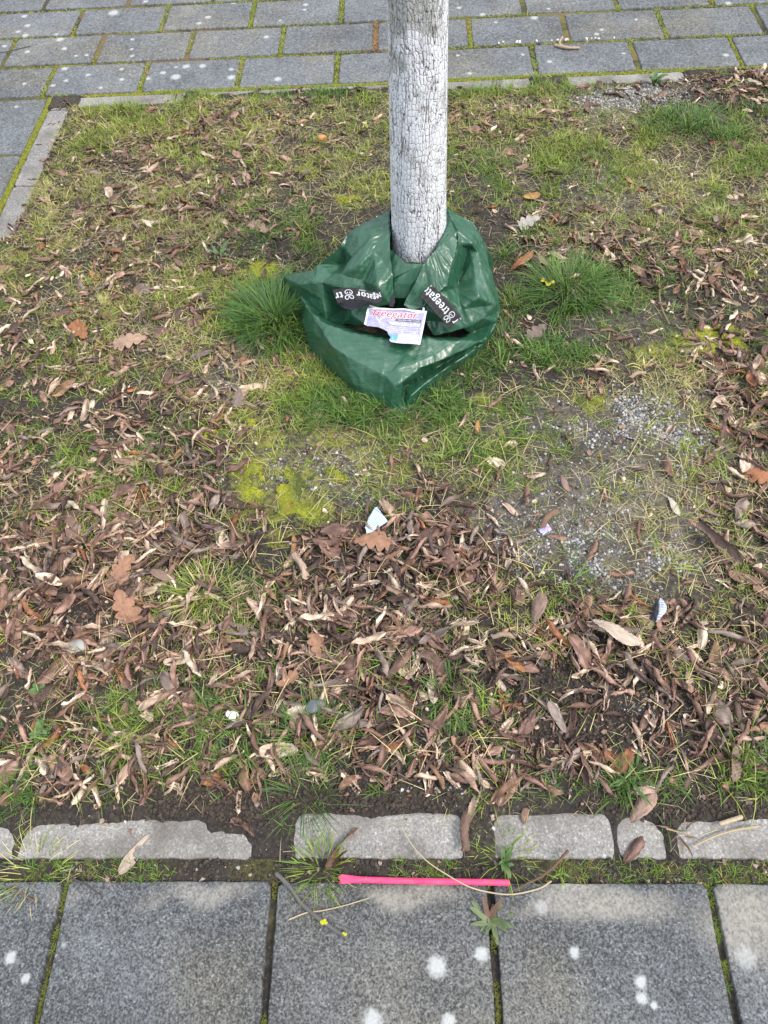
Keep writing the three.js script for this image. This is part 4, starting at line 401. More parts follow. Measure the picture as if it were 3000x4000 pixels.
{ // leaves that stand out singly
  const D = [[0, 'half', 0.095, 2.3, [0.40, 0.16, 0.06], 'large glossy copper leaf propped in grass right of the bag'], [1, 'flat', 0.055, 1.0, [0.46, 0.19, 0.06], 'bright orange flat leaf on dark soil at lower right'], [2, 'half', 0.04, 0.1, [0.5, 0.27, 0.09], 'small golden leaf in grass below the bag tip'], [3, 'half', 0.06, 1.7, [0.52, 0.3, 0.11], 'yellow orange leaf on moss right of the trunk'], [4, 'half', 0.05, 0.9, [0.45, 0.25, 0.1], 'golden leaf up right near the pale gravel'], [5, 'flat', 0.045, 0.2, [0.42, 0.2, 0.08], 'small orange leaf on the lower rim of the moss'], [6, 'half', 0.11, 1.2, [0.58, 0.47, 0.38], 'big pale veined leaf left of the black striped scrap'], [7, 'flat', 0.07, 0.6, [0.34, 0.27, 0.23], 'grey lilac flat leaf on dark soil at lower right'], [8, 'roll', 0.13, 0.9, [0.20, 0.135, 0.11], 'long grey rolled leaf by the gravel at far right'], [9, 'flat', 0.085, 2.75, [0.5, 0.40, 0.32], 'pale seed wing leaning across the near edging at left'], [10, 'roll', 0.095, 2.6, [0.17, 0.095, 0.06], 'dark rolled leaf across the edging above the pink straw'], [11, 'roll', 0.06, 1.5, [0.35, 0.25, 0.19], 'light brown curl beside the bare soil right of centre'], [12, 'half', 0.05, 0.4, [0.30, 0.20, 0.17], 'small purple brown leaf alone on the gravel'], [13, 'roll', 0.075, 0.35, [0.46, 0.34, 0.26], 'pale rolled leaf upright below the moss'], [14, 'half', 0.085, 3.0, [0.30, 0.20, 0.16], 'standing brown leaf at the left of the right-hand drift'], [15, 'roll', 0.085, 2.85, [0.21, 0.13, 0.095], 'brown rolled leaf wedged between two edging stones'], [16, 'half', 0.06, 0.5, [0.62, 0.55, 0.46], 'cream leaf lying alone on bare dirt at right'], [17, 'roll', 0.08, 2.3, [0.24, 0.145, 0.1], 'brown rolled leaf beside the shiny sticker'], [18, 'half', 0.085, 2.55, [0.40, 0.27, 0.21], 'crumpled pink brown leaf touching the edging right of centre'], [19, 'half', 0.075, 2.7, [0.31, 0.21, 0.17], 'ribbed brown leaf by the soil at lower right corner'], [20, 'roll', 0.085, 1.2, [0.36, 0.25, 0.18], 'thick tan roll topping the central drift'], [21, 'roll', 0.06, 1.9, [0.42, 0.31, 0.23], 'tan roll on moss at the right, above the gravel'], [22, 'half', 0.075, 1.4, [0.27, 0.18, 0.14], 'brown half-open leaf beside the upper oak leaf at left']];
  const GG = { half: [0, 1].map(k => leafGeo(950 + k, { W: 0.5, curl: 1.9, bend: 0.15, twist: 0.4, asym: 0.15, roll: k ? 0.5 : Math.PI - 0.5, nu: 34, nv: 12, vein: 0.012 })), flat: [leafGeo(960, { W: 0.52, curl: 0.6, bend: 0.1, twist: 0.2, roll: 0.1, teeth: 0.03, nu: 30, nv: 10, vein: 0.006 }), leafGeo(961, { W: 0.34, curl: 0.7, bend: 0.16, twist: 0.3, roll: 0.2, teeth: 0.02, nu: 30, nv: 10, vein: 0.004 })], roll: [0, 1].map(k => leafGeo(970 + k, { W: 0.56, curl: 4.6, bend: 0.12, twist: 0.5, roll: k ? 2.6 : 0.6, nu: 34, nv: 14, vein: 0.01 })) };
  for (const [k, t, l, yaw, c, lab] of D) { const [x, z] = BIG_AT[k], m = new THREE.Mesh(GG[t][k % 2], std(...c, k === 0 ? 0.4 : 0.7, { map: leafTex })); m.position.set(x, restY(x, z) + 0.001, z); m.rotation.set(k === 0 ? -0.35 : 0.1, yaw, 0.08, 'YXZ'); m.scale.setScalar(l); shade(m); top(m, 'dry_leaf', lab, 'leaf'); }
}
console.log('leaves done');

// ------------------------------------------------------------------ grass, moss, gravel, clods
function blade(L, W, lean, az, curve, x0, z0, out, col) { const n = 4, dx = Math.cos(az), dz = Math.sin(az), b = out.pos.length / 3; let x = x0, y = 0, z = z0, a = lean; for (let k = 0; k <= n; k++) { const w = W * (k === n ? 0.08 : 1 - 0.55 * (k / n)) / 2; out.pos.push(x - dz * w, y, z + dx * w, x + dz * w, y, z - dx * w); out.col.push(...col, ...col); x += dx * Math.sin(a) * L / n; z += dz * Math.sin(a) * L / n; y += Math.cos(a) * L / n; a = Math.min(1.85, a + curve / n); } for (let k = 0; k < n; k++) { const i = b + k * 2; out.idx.push(i, i + 1, i + 2, i + 1, i + 3, i + 2); } }
function fin(o, minY) { const g = new THREE.BufferGeometry(); g.setAttribute('position', new THREE.Float32BufferAttribute(o.pos, 3)); g.setAttribute('color', new THREE.Float32BufferAttribute(o.col, 3)); g.setIndex(o.idx); g.computeVertexNormals(); return g; }
const grassMat = new THREE.MeshStandardMaterial({ color: 0xffffff, vertexColors: true, roughness: 0.6, side: THREE.DoubleSide });
const grassInst = new THREE.MeshStandardMaterial({ color: 0xffffff, roughness: 0.62, side: THREE.DoubleSide });
const GT = []; { const r = rng(601); for (let k = 0; k < 10; k++) { const o = { pos: [], col: [], idx: [] }; for (let b = 0; b < 6; b++) blade(0.55 + 0.75 * r(), 0.055 + 0.03 * r(), 0.25 + 0.8 * r(), r() * 6.283, 0.3 + 0.9 * r(), (r() - 0.5) * 0.5, (r() - 0.5) * 0.5, o, [1, 1, 1]); const g = fin(o); g.deleteAttribute('color'); GT.push(g); } for (let k = 0; k < 5; k++) { const o = { pos: [], col: [], idx: [] }; for (let b = 0; b < 4; b++) blade(0.6 + 0.6 * r(), 0.018 + 0.010 * r(), 0.4 + 0.7 * r(), r() * 6.283, 0.5 + 1.1 * r(), (r() - 0.5) * 0.3, (r() - 0.5) * 0.3, o, [1, 1, 1]); const g = fin(o); g.deleteAttribute('color'); GT.push(g); } }
const STRAWG = []; { const r = rng(602); for (let k = 0; k < 5; k++) { const o = { pos: [], col: [], idx: [] }; blade(1, 0.022, 1.25, 0, 0.35 + 0.25 * r(), -0.5, 0, o, [1, 1, 1]); blade(0.7, 0.02, 1.35, 1.2 + r(), 0.3, -0.1, 0.1, o, [1, 1, 1]); const g = fin(o); g.deleteAttribute('color'); STRAWG.push(g); } }
function scatter(name, label, category, geos, mat, list) { const G = new THREE.Group(), B = geos.map(() => []), m4 = new THREE.Matrix4(), q = new THREE.Quaternion(), e = new THREE.Euler(), c = new THREE.Color(); for (const o of list) B[o.g].push(o);
  B.forEach((b, gi) => { if (!b.length) return; const im = new THREE.InstancedMesh(geos[gi], mat, b.length); b.forEach((o, k) => { e.set(o.a ?? 0, o.yaw, o.b ?? 0, 'YXZ'); q.setFromEuler(e); m4.compose(V(o.x, o.y, o.z), q, V(o.s, o.s * (o.sy ?? 1), o.s)); im.setMatrixAt(k, m4); im.setColorAt(k, c.setRGB(...o.c)); }); im.name = name; im.castShadow = im.receiveShadow = true; G.add(im); }); top(G, name, label, category, null, 'stuff'); }
const mixc = (a, b, t) => a.map((v, k) => mix(v, b[k], t));
const GREENC = [0.105, 0.20, 0.022], LIMEC = [0.255, 0.31, 0.03], STRAWC = [0.52, 0.44, 0.19], BLUEG = [0.06, 0.135, 0.03];
{
  const r = rng(603), T = [], S = [];
  for (let k = 0; k < 170000 && T.length < 48000; k++) { const x = -1.45 + 3.4 * r(), z = -1.22 + 2.83 * r(); const gr = field(GREEN, x, z), dr = field(DRY, x, z), so = field(SOIL, x, z), gv = field(GRAVEL, x, z), mo = field(MOSS, x, z);
    let d = 0.2 + 0.75 * gr + 0.45 * dr; d *= (1 - 0.93 * so) * (1 - 0.85 * gv) * (1 - 0.8 * mo) * (1 - 0.6 * field(DIRT, x, z)) * (1 - 0.45 * clamp(field(LEAF, x, z))); d *= clamp(3.4 * fbm(x * 11, z * 11, 3, 151) - 1.2, 0.04, 1.4); if (!bagFree(x, z)) continue;
    if (z > KERB0 - 0.02) { if (z > KERB0 && z < KERB1 && bareNear(x, z) > -0.01) continue; d *= z > KERB1 ? 0.8 * clamp(3 * fbm(x * 5, 3, 2, 152) - 1.0) : 0.25; }
    if (x < EDGE_X + 0.1 && bareLeft(x, z) > -0.01 || z < FAR0 + 0.1 && bareFar(x, z) > -0.01) continue; if (z < FAR0 + 0.012 || x < EDGE_X + 0.01) continue;
    if (r() > d) continue;
    const dryness = clamp(0.20 + 0.5 * dr - 0.6 * gr + 0.8 * (fbm(x * 5, z * 5, 2, 153) - 0.5) + 0.5 * (r() - 0.5)); let c = r() < 0.25 ? BLUEG : GREENC; c = dryness < 0.5 ? mixc(c, LIMEC, dryness * 2) : mixc(LIMEC, STRAWC, dryness * 2 - 1); const j = 0.55 + 1.0 * r() * r();
    T.push({ g: Math.floor(r() * 10), x, z, y: ground(x, z) - 0.002, s: (0.014 + 0.034 * r() * r()) * (1 + 0.8 * gr * r()) * (z > KERB1 ? 0.75 : 1), yaw: r() * 6.283, a: (r() - 0.5) * 0.5, b: (r() - 0.5) * 0.5, sy: 0.9, c: c.map(v => v * j) }); }
  // grass in the joints of the far paving
  for (let k = 0; k < 5200; k++) { let x, z; if (r() < 0.4) { x = -1.46 + 3.2 * r(); z = FAR0 + 0.012 * (r() - 0.5); if (fbm(x * 3, 1, 2, 154) < 0.45) continue; } else if (r() < 0.4) { x = -2 + 4 * r(); z = [-1.499, -1.7535, -2.004][Math.floor(r() * 3)] + 0.01 * (r() - 0.5); if (fbm(x * 2.5, z * 9, 2, 155) < 0.52) continue; } else { const row = Math.floor(r() * 3); x = [0.089, -0.155, 0.089][row] + Math.floor(-5 + 10 * r()) * 0.3995 + 0.012 * (r() - 0.5); z = -1.25 - row * 0.253 - 0.25 * r(); if (fbm(x * 2.1, z * 3, 2, 156) < 0.5) continue; }
    const rust = z < FAR0 - 0.02 && Math.abs(x + 0.155) < 0.06 ? 0.9 : 0; let c = mixc(LIMEC, GREENC, r() * 0.8); if (r() < 0.3) c = mixc(c, STRAWC, r()); if (rust) c = [0.34, 0.19, 0.08]; T.push({ g: Math.floor(r() * 10), x, z, y: -0.006, s: 0.008 + 0.014 * r(), yaw: r() * 6.283, c }); }
  for (let k = 0; k < 1500; k++) { const x = -1.5 + 3.1 * r(), z = KERB1 + 0.002 + 0.045 * r(); if (fbm(x * 7, 2, 3, 158) + 0.10 * (r() - 0.5) < 0.55) continue; T.push({ g: Math.floor(r() * 10), x, z, y: ground(x, z) - 0.001, s: 0.009 + 0.02 * r() * r(), yaw: r() * 6.283, a: (r() - 0.5) * 0.6, b: (r() - 0.5) * 0.6, c: mixc(mixc(GREENC, LIMEC, r() * 0.6), STRAWC, r() < 0.2 ? r() : 0).map(v => v * (0.6 + 0.5 * r())) }); }
  for (let k = 0; k < 700; k++) { const j = [-0.704, -0.300, 0.108, 0.511, 0.915, -1.108][Math.floor(r() * 6)], x = j + 0.008 * (r() - 0.5), z = SLAB0 + 0.3 * r(); if (fbm(x * 3, z * 22, 2, 157) < 0.56) continue; T.push({ g: Math.floor(r() * 10), x, z, y: -0.013, s: 0.007 + 0.006 * r(), yaw: r() * 6.283, c: mixc(LIMEC, GREENC, r()) }); }
  for (let k = 0; k < 90000 && S.length < 21000; k++) { const x = -1.45 + 3.4 * r(), z = -1.2 + 2.76 * r(); if (!bagFree(x, z)) continue; let d = 0.18 + 0.75 * field(DRY, x, z) + 0.2 * field(GREEN, x, z); d *= 1 - 0.7 * field(SOIL, x, z); d *= 1 - 0.5 * field(GRAVEL, x, z); if (z > KERB0) d *= 0.25; if (z < FAR0 + 0.1 || x < EDGE_X + 0.1) continue; if (r() > d) continue; const t = r(); let c = t < 0.62 ? mixc(STRAWC, [0.5, 0.42, 0.25], r()) : t < 0.85 ? mixc(LIMEC, STRAWC, r()) : [0.16, 0.11, 0.07]; const lift = Math.max(0, restY(x, z) - ground(x, z)) * r(); S.push({ g: Math.floor(r() * 5), x, z, y: ground(x, z) + lift + 0.001, s: 0.022 + 0.055 * r() * r(), yaw: r() * 6.283, a: (r() - 0.5) * 0.15, b: (r() - 0.5) * 0.2, c }); }
  for (let k = 0; k < 1500; k++) { const x = -1.2 + 2.3 * r(), z = 0.55 + 0.9 * r(), gr = field(GREEN, x, z); if (r() > 0.06 + 0.6 * gr || field(SOIL, x, z) > 0.6) continue; T.push({ g: 10 + Math.floor(r() * 5), x, z, y: ground(x, z) - 0.002, s: 0.045 + 0.06 * r(), yaw: r() * 6.283, a: (r() - 0.5) * 0.9, b: (r() - 0.5) * 0.9, sy: 0.75, c: mixc(mixc(GREENC, LIMEC, r()), STRAWC, r() < 0.35 ? r() : 0) }); }
  for (let k = 0; k < 190; k++) { const x = -1.2 + 2.4 * r(), z = 0.4 + 1.05 * r(); S.push({ g: Math.floor(r() * 5), x, z, y: restY(x, z) + 0.002, s: 0.04 + 0.05 * r(), yaw: r() * 6.283, a: (r() - 0.5) * 0.2, b: (r() - 0.5) * 0.25, c: mixc(STRAWC, [0.6, 0.5, 0.25], r()) }); }
  scatter('grass', 'short patchy green and yellowing turf growing over the tree bed', 'grass', GT, grassInst, T);
  scatter('dry_grass', 'loose straw coloured grass strands strewn over the bed', 'dry grass', STRAWG, grassInst, S);
}
function lump(seed, det, amp, flat) { const g0 = new THREE.IcosahedronGeometry(1, det); g0.deleteAttribute('uv'); g0.deleteAttribute('normal'); const g = mergeVertices(g0, 1e-4), p = g.attributes.position; for (let i = 0; i < p.count; i++) { const x = p.getX(i), y = p.getY(i), z = p.getZ(i), m = 1 + amp * (vn(x * 1.7 + seed * 3, y * 1.7 + z * 1.3, seed) - 0.5) * 2; p.setXYZ(i, x * m, y * m * flat, z * m); } g.computeVertexNormals(); return g; }
{
  const r = rng(604), ST = [0, 1, 2, 3].map(k => toCreasedNormals(lump(700 + k, 1, 0.35, 0.7), 0.5)), G = [], M = [], C = [];
  const within = (list, spread) => { const A = list.map(e => e[2] * e[3] * e[4]), S = A.reduce((p, q) => p + q, 0); let t = r() * S, i = 0; while (t > A[i] && i < A.length - 1) t -= A[i++]; const e = list[i], an = r() * 6.283, q = Math.sqrt(r()) * spread; return [e[0] + e[2] * q * Math.cos(an), e[1] + e[3] * q * Math.sin(an)]; };
  for (let k = 0; k < 90000 && G.length < 13500; k++) { const u = r(), p = u < 0.2 ? [-1.4 + 3.3 * r(), -1.2 + 2.8 * r()] : u < 0.5 ? within(DIRT, 1.2) : within(GRAVEL, 1.65), x = p[0], z = p[1], f = field(GRAVEL, x, z); if (!bagFree(x, z) || z > SLAB0 || z < FAR0 + 0.1) continue; let d = Math.max(f, 0.2 * field(DIRT, x, z)) * clamp(3.0 * fbm(x * 14, z * 14, 3, 161) - 0.95) + 0.06; if (z > KERB1) d = 0.12; if (r() > d) continue; const v = 0.12 + 0.36 * Math.pow(r(), 1.4), t = r(); const c = t < 0.4 ? [v * 0.97, v * 0.98, v * 0.99] : t < 0.75 ? [v * 1.06, v, v * 0.9] : t < 0.9 ? [v * 0.55, v * 0.58, v * 0.62] : [v * 1.3, v * 1.28, v * 1.24]; const s = 0.0009 + 0.0036 * Math.pow(r(), 3); G.push({ g: Math.floor(r() * 4), x, z, y: ground(x, z) + s * 0.1, s, yaw: r() * 6.28, a: r(), b: r(), c }); }
  // a row of white chips in the far paving joint
  for (let k = 0; k < 16; k++) { const x = 0.28 + 0.55 * r(); G.push({ g: k % 4, x, z: -1.512 - 0.008 * r(), y: 0.002, s: 0.004 + 0.003 * r(), yaw: r() * 6, a: r(), b: r(), c: [0.66, 0.64, 0.6] }); }
  scatter('gravel', 'fine grey and white gravel lying in patches on the bed', 'gravel', ST, std(1, 1, 1, 0.75), G);
  const MT = [0, 1, 2].map(k => lump(720 + k, 1, 0.5, 0.75));
  for (let k = 0; k < 90000 && M.length < 15000; k++) { const [x, z] = within(MOSS, 1.25), f = field(MOSS, x, z); if (f < 0.12 || !bagFree(x, z)) continue; const d = clamp(f * 3.2 * fbm(x * 26, z * 26, 3, 162) - 1.05); if (r() > d) continue; const j = 0.8 + 0.5 * r(), t = fbm(x * 10, z * 10, 2, 163); M.push({ g: Math.floor(r() * 3), x, z, y: ground(x, z), s: 0.0018 + 0.0038 * r(), yaw: r() * 6, a: r(), b: r(), c: mixc([0.235, 0.245, 0.014], [0.07, 0.085, 0.016], clamp(t * 2.4 - 0.7)).map(v => v * j) }); }
  const mossRun = (n, f, dk = 1) => { for (let k = 0; k < n; k++) { const [x, z, y, s] = f(); const j = (0.6 + 0.6 * r()) * dk; M.push({ g: Math.floor(r() * 3), x, z, y, s, yaw: r() * 6, a: r(), b: r(), c: [0.185 * j, 0.195 * j, 0.015] }); } };
  mossRun(2600, () => { let x, z; do { x = -1.47 + 3.2 * r(); z = FAR0 + 0.004 + 0.016 * (r() - 0.5); } while (fbm(x * 4, 7, 3, 164) < 0.40 * r() + 0.2); return [x, z, -0.003, 0.003 + 0.003 * r()]; });
  mossRun(2600, () => [EDGE_X + 0.003 + 0.017 * (r() - 0.5), -1.24 + 1.4 * r(), -0.003, 0.003 + 0.003 * r()]);
  mossRun(2400, () => { let x, z; do { const row = Math.floor(r() * 3); if (r() < 0.6) { x = [0.089, -0.155, 0.089][row] + Math.floor(-5 + 10 * r()) * 0.3995 + 0.014 * (r() - 0.5); z = -1.25 - row * 0.253 - 0.25 * r(); } else { x = -2 + 4 * r(); z = [-1.499, -1.7535, -2.004][row] + 0.012 * (r() - 0.5); } } while (fbm(x * 3, z * 5, 2, 165) < 0.5); return [x, z, -0.006, 0.002 + 0.003 * r()]; });
  mossRun(1500, () => { let x, z; do { const j = [-0.704, -0.300, 0.108, 0.511, 0.915, -1.108][Math.floor(r() * 6)]; x = j + 0.010 * (r() - 0.5); z = SLAB0 + 0.35 * r(); } while (fbm(x * 5, z * 13, 2, 166) < 0.48); return [x, z, -0.0115, 0.0014 + 0.0022 * r()]; }, 0.5);
  scatter('moss', 'bright yellow green moss cushions on the bed and in paving joints', 'moss', MT, std(1, 1, 1, 0.95), M);
  const CT = [0, 1, 2].map(k => lump(740 + k, 1, 0.9, 0.7));
  for (let k = 0; k < 60000 && C.length < 17000; k++) { const p = r() < 0.4 ? [-1.4 + 3.3 * r(), -1.2 + 2.8 * r()] : within(SOIL, 1.3), x = p[0], z = p[1], f = field(SOIL, x, z); if (!bagFree(x, z)) continue; if (z > KERB0 && z < KERB1 && bareNear(x, z) > -0.012) continue; if (z > SLAB0 || r() > 0.22 + f * 0.8) continue; const v = 0.6 + 0.7 * r(), s = 0.0009 + 0.0038 * Math.pow(r(), 3); C.push({ g: Math.floor(r() * 3), x, z, y: ground(x, z) + s * 0.2, s, yaw: r() * 6, a: r(), b: r(), c: [0.058 * v, 0.043 * v, 0.033 * v] }); }
  const crumbs = (n, x0, x1, z0, z1, big) => { for (let k = 0; k < n; k++) { const x = x0 + (x1 - x0) * r(), z = z0 + (z1 - z0) * r(); if (z > KERB0 - 0.004 && z < KERB1 && bareNear(x, z) > -0.004 && r() > 0.16 * (1 - sstep(0.0, 0.03, bareNear(x, z))) + 0.03) continue; if (z > KERB1 && fbm(x * 8, z * 8, 2, 167) + 0.2 * (r() - 0.5) < 0.42) continue; const onStone = z > KERB0 && z < KERB1 && bareNear(x, z) > 0, v = 0.55 + 0.9 * r(), s = 0.0008 + big * Math.pow(r(), 3), pale = r() < 0.06 ? 5 : 1; C.push({ g: Math.floor(r() * 3), x, z, y: (onStone ? 0.003 : ground(x, z)) + s * 0.2, s: onStone ? s * 0.5 : s, yaw: r() * 6, a: r(), b: r(), c: [0.056 * v * pale, 0.043 * v * pale, 0.034 * v * pale] }); } };
  crumbs(4200, -1.6, 1.6, KERB1 - 0.002, SLAB0 - 0.001, 0.004); crumbs(4200, -1.4, 1.4, 1.3, KERB0 + 0.03, 0.005); crumbs(900, -1.4, 1.4, SLAB0, SLAB0 + 0.012, 0.0015);
  scatter('soil_crumbs', 'dark crumbs and clods of loose earth on bare soil', 'soil', CT, std(1, 1, 1, 0.98), C);
}
console.log('ground cover done');
// ------------------------------------------------------------------ grass tufts that stand out, one thing each
function tuft(at, n, L, spread, width, seed, label, cols, lean = 1) { const r = rng(seed), o = { pos: [], col: [], idx: [] }; for (let k = 0; k < n; k++) { const a = r() * 6.283, d = spread * Math.sqrt(r()), j = 0.7 + 0.6 * r(), c = cols[Math.floor(r() * cols.length)].map(v => v * j); blade(L * (0.5 + 0.6 * r()), width * (0.7 + 0.5 * r()), (0.12 + 0.75 * d / spread) * lean * (0.6 + 0.8 * r()), a + (r() - 0.5) * 0.9, 0.4 + 1.0 * r(), d * Math.cos(a), d * Math.sin(a), o, c); } const m = new THREE.Mesh(fin(o), grassMat); m.position.set(at[0], ground(...at) - 0.003, at[1]); shade(m); top(m, 'grass_tuft', label, 'grass tuft', 'grass tufts in the bed'); }
const GC = [GREENC, BLUEG, [0.05, 0.115, 0.02], [0.075, 0.13, 0.02]];
const DEEP = [[0.035, 0.105, 0.02], [0.055, 0.135, 0.02], [0.08, 0.17, 0.025]];
const sh = (p, dx, dz) => [p[0] + dx, p[1] + dz];
tuft(sh(AT.tuftL, 0.035, 0.005), 800, 0.12, 0.105, 0.0030, 1001, 'dense dark green grass tuft against the left side of the bag', DEEP);
tuft(sh(AT.tuftR, -0.02, 0), 420, 0.125, 0.09, 0.0024, 1002, 'arching green grass tuft right of the bag beside yellow leaves', GC, 1.25);
tuft(AT.tuftFR, 300, 0.085, 0.09, 0.0024, 1003, 'green grass tuft at upper right below the gravel', GC, 1.1);
tuft(AT.tuftB, 170, 0.085, 0.05, 0.0020, 1004, 'bright green upright tuft above the bare soil, lower centre', GC);
tuft(AT.tuftB2, 90, 0.075, 0.05, 0.0018, 1005, 'thin green tuft on bare soil close to the near edging', GC);
tuft(AT.tuftC, 120, 0.07, 0.045, 0.0019, 1006, 'small green tuft among rolled leaves right of centre', GC);
tuft(AT.tuftD, 130, 0.075, 0.06, 0.0019, 1007, 'loose tuft between the two tan oak leaves and the drift', [GREENC, LIMEC, STRAWC]);
tuft(AT.tuftE, 240, 0.06, 0.08, 0.0022, 1008, 'yellow green tuft in the dry turf at right', [LIMEC, GREENC, LIMEC]);
tuft(sh(AT.tuftKL, 0.01, 0), 90, 0.06, 0.05, 0.0018, 1009, 'tuft in the joint at the lower left corner', [GREENC, LIMEC, STRAWC]);
tuft(AT.tuftK, 110, 0.055, 0.04, 0.0018, 1010, 'tuft in the joint left of the pink straw', [GREENC, LIMEC]);
tuft(sh(AT.weedS, 0, -0.012), 80, 0.05, 0.045, 0.0017, 1011, 'tuft in the joint behind the right end of the pink straw', [GREENC, LIMEC]);
[[-0.18, 0.42], [-0.10, 0.46], [-0.03, 0.49], [0.04, 0.41], [0.13, 0.32], [0.24, 0.21], [-0.26, 0.33], [0.29, 0.05]].forEach(([x, z], k) => tuft([x, z], 150, 0.06, 0.055, 0.0019, 1020 + k, ['tuft under the bag, left of its front tip', 'tuft just left of the bag tip', 'tuft hugging the front tip of the bag', 'tuft right of the bag tip', 'tuft below the right front fold of the bag', 'tuft at the right edge of the bag', 'tuft below the left front fold of the bag', 'tuft behind the right shoulder of the bag'][k], k < 5 ? DEEP : GC));

// ------------------------------------------------------------------ weeds
function ribbon(L, W, bend, seed, toothed) { const g = leafGeo(seed, { W, curl: 0.5, bend: 0, twist: 0.15, roll: 0, teeth: toothed ? 0 : 0.01, lobes: toothed ? 6 : 0, nu: toothed ? 48 : 14, nv: 6, stem: 0, vein: 0.003, asym: 0 }); g.translate(0, 0, 0.5); const p = g.attributes.position; for (let i = 0; i < p.count; i++) { const s = p.getZ(i); p.setY(i, p.getY(i) + bend * Math.sin(clamp(s) * 2.2) * 0.5); } g.scale(L, L, L); g.computeVertexNormals(); return g; }
function rosette(name, label, at, n, L, W, mats, seed, { toothed = false, rise = 0.3, y = null, extra } = {}) { const r = rng(seed), G = new THREE.Group(); const v = [0, 1, 2].map(k => ribbon(1, W, rise * (0.7 + 0.5 * k), seed * 10 + k, toothed)); for (let k = 0; k < n; k++) { const m = part('leaf', v[k % 3], mats[k % mats.length], G); m.rotation.set(-0.1 - 0.3 * r(), k * 2.4 + r() * 0.5, (r() - 0.5) * 0.4, 'YXZ'); m.scale.setScalar(L * (0.6 + 0.5 * r())); } G.position.set(at[0], y ?? ground(...at), at[1]); if (extra) extra(G, r); shade(G); top(G, name, label, 'weed'); }
const wg = std(0.13, 0.17, 0.075, 0.65), wg2 = std(0.095, 0.14, 0.05, 0.65), wbr = std(0.13, 0.075, 0.05, 0.7), dg = std(0.085, 0.145, 0.042, 0.6), dg2 = std(0.12, 0.17, 0.07, 0.6), cl = std(0.06, 0.13, 0.026, 0.55), yl = std(0.62, 0.48, 0.03, 0.6);
rosette('rosette_weed', 'grey green leaf rosette growing in the slab joint below the straw', AT.rosette, 15, 0.046, 0.27, [wg, wg2, wg, wg, wbr], 61, { rise: 0.25, y: -0.008 });
rosette('dandelion', 'toothed dandelion rosette in turf left of the bag', AT.dandA, 9, 0.062, 0.27, [dg2, dg], 62, { toothed: true });
rosette('broadleaf_weed', 'dark broadleaf weed growing against the far edging at right', AT.weedfar, 8, 0.055, 0.4, [cl, dg], 63, { rise: 0.7 });
rosette('dandelion', 'narrow toothed dandelion on soil behind the near edging at right', AT.dandB, 11, 0.062, 0.17, [dg, cl], 64, { toothed: true, rise: 0.45 });
rosette('broadleaf_weed', 'small round-leaved weed in the drift at the left edge', AT.broadA, 6, 0.02, 0.6, [cl, dg], 65, { rise: 0.6 });
rosette('broadleaf_weed', 'clump of round green leaves in grass at lower left', AT.broadB, 12, 0.026, 0.55, [cl, dg, dg2], 66, { rise: 0.6 });
rosette('buttercup_weed', 'low weed with yellowing leaves right of the copper leaf', AT.butter, 10, 0.038, 0.7, [cl, dg, yl], 67, { rise: 0.7 });
rosette('small_weed', 'small leafy weed in the joint behind the straw', AT.weedS, 7, 0.03, 0.32, [dg, cl], 68, { rise: 0.7 });
rosette('dry_weed', 'withered brown weed over the edging at lower right', AT.dandC, 8, 0.05, 0.08, [wbr, std(0.22, 0.16, 0.11, 0.8)], 69, { rise: 0.1 });

// ------------------------------------------------------------------ twigs, straw, scraps
function tube(pts, r0, r1, seed, knob = 0.15, seg = 60, rad = 9) { const c = new THREE.CatmullRomCurve3(pts.map(p => V(...p))), g = new THREE.TubeGeometry(c, seg, 1, rad), a = g.attributes.position, o = V(0, 0, 0); for (let k = 0; k < a.count; k++) { const f = Math.floor(k / (rad + 1)) / seg; c.getPointAt(f, o); const m = mix(r0, r1, f) * (1 + knob * 2 * (vn(f * 16 + seed, (k % (rad + 1) % rad) * 0.6, seed) - 0.5)); a.setXYZ(k, o.x + (a.getX(k) - o.x) * m, o.y + (a.getY(k) - o.y) * m, o.z + (a.getZ(k) - o.z) * m); }
  const parts = [g]; for (const f of [0, 1]) { c.getPointAt(f, o); const s = new THREE.SphereGeometry(f ? r1 : r0, 8, 6); s.translate(o.x, o.y, o.z); parts.push(s); } g.computeVertexNormals(); return mergeGeometries(parts); }
const woodTex = dtex(128, 128, (i, j, o) => { const v = 0.75 + 0.5 * (fbm(i * 0.06, j * 0.3, 3, 171) - 0.5) + 0.3 * (vn(i * 0.5, j * 0.5, 172) - 0.5); o[0] = o[1] = o[2] = v; }, true);
const wood = (r, g, b) => std(r, g, b, 0.85, { map: woodTex });
const single = (name, label, cat, g, m) => { const o = new THREE.Mesh(g, m); shade(o); return top(o, name, label, cat); };
{ const G = new THREE.Group(); top(G, 'lichen_twig', 'grey twig with yellow lichen lying across the second slab', 'twig'); part('twig', tube(TWIG_GREY, 0.0042, 0.0036, 3), wood(0.15, 0.145, 0.14), G);
  const lm = [0, 1].map(k => lump(760 + k, 2, 0.6, 0.6)), ym = std(0.42, 0.44, 0.03, 0.9), P = TWIG_GREY, r = rng(8); for (const [f, s] of [[0.72, 0.0042], [0.7, 0.0036], [0.74, 0.003], [0.71, 0.0035], [0.985, 0.003], [0.96, 0.0024]]) { const c = new THREE.CatmullRomCurve3(P.map(p => V(...p))).getPointAt(f); const m = part('lichen', lm[0], ym, G); m.position.set(c.x + 0.006 * (r() - 0.4), c.y + 0.003, c.z + 0.006 * (r() - 0.5)); m.scale.setScalar(s * 0.8); } shade(G); }
single('twig', 'reddish brown twig slanting from the straw end over the joint', 'twig', tube(TWIG_RED, 0.0018, 0.003, 4), wood(0.17, 0.095, 0.07));
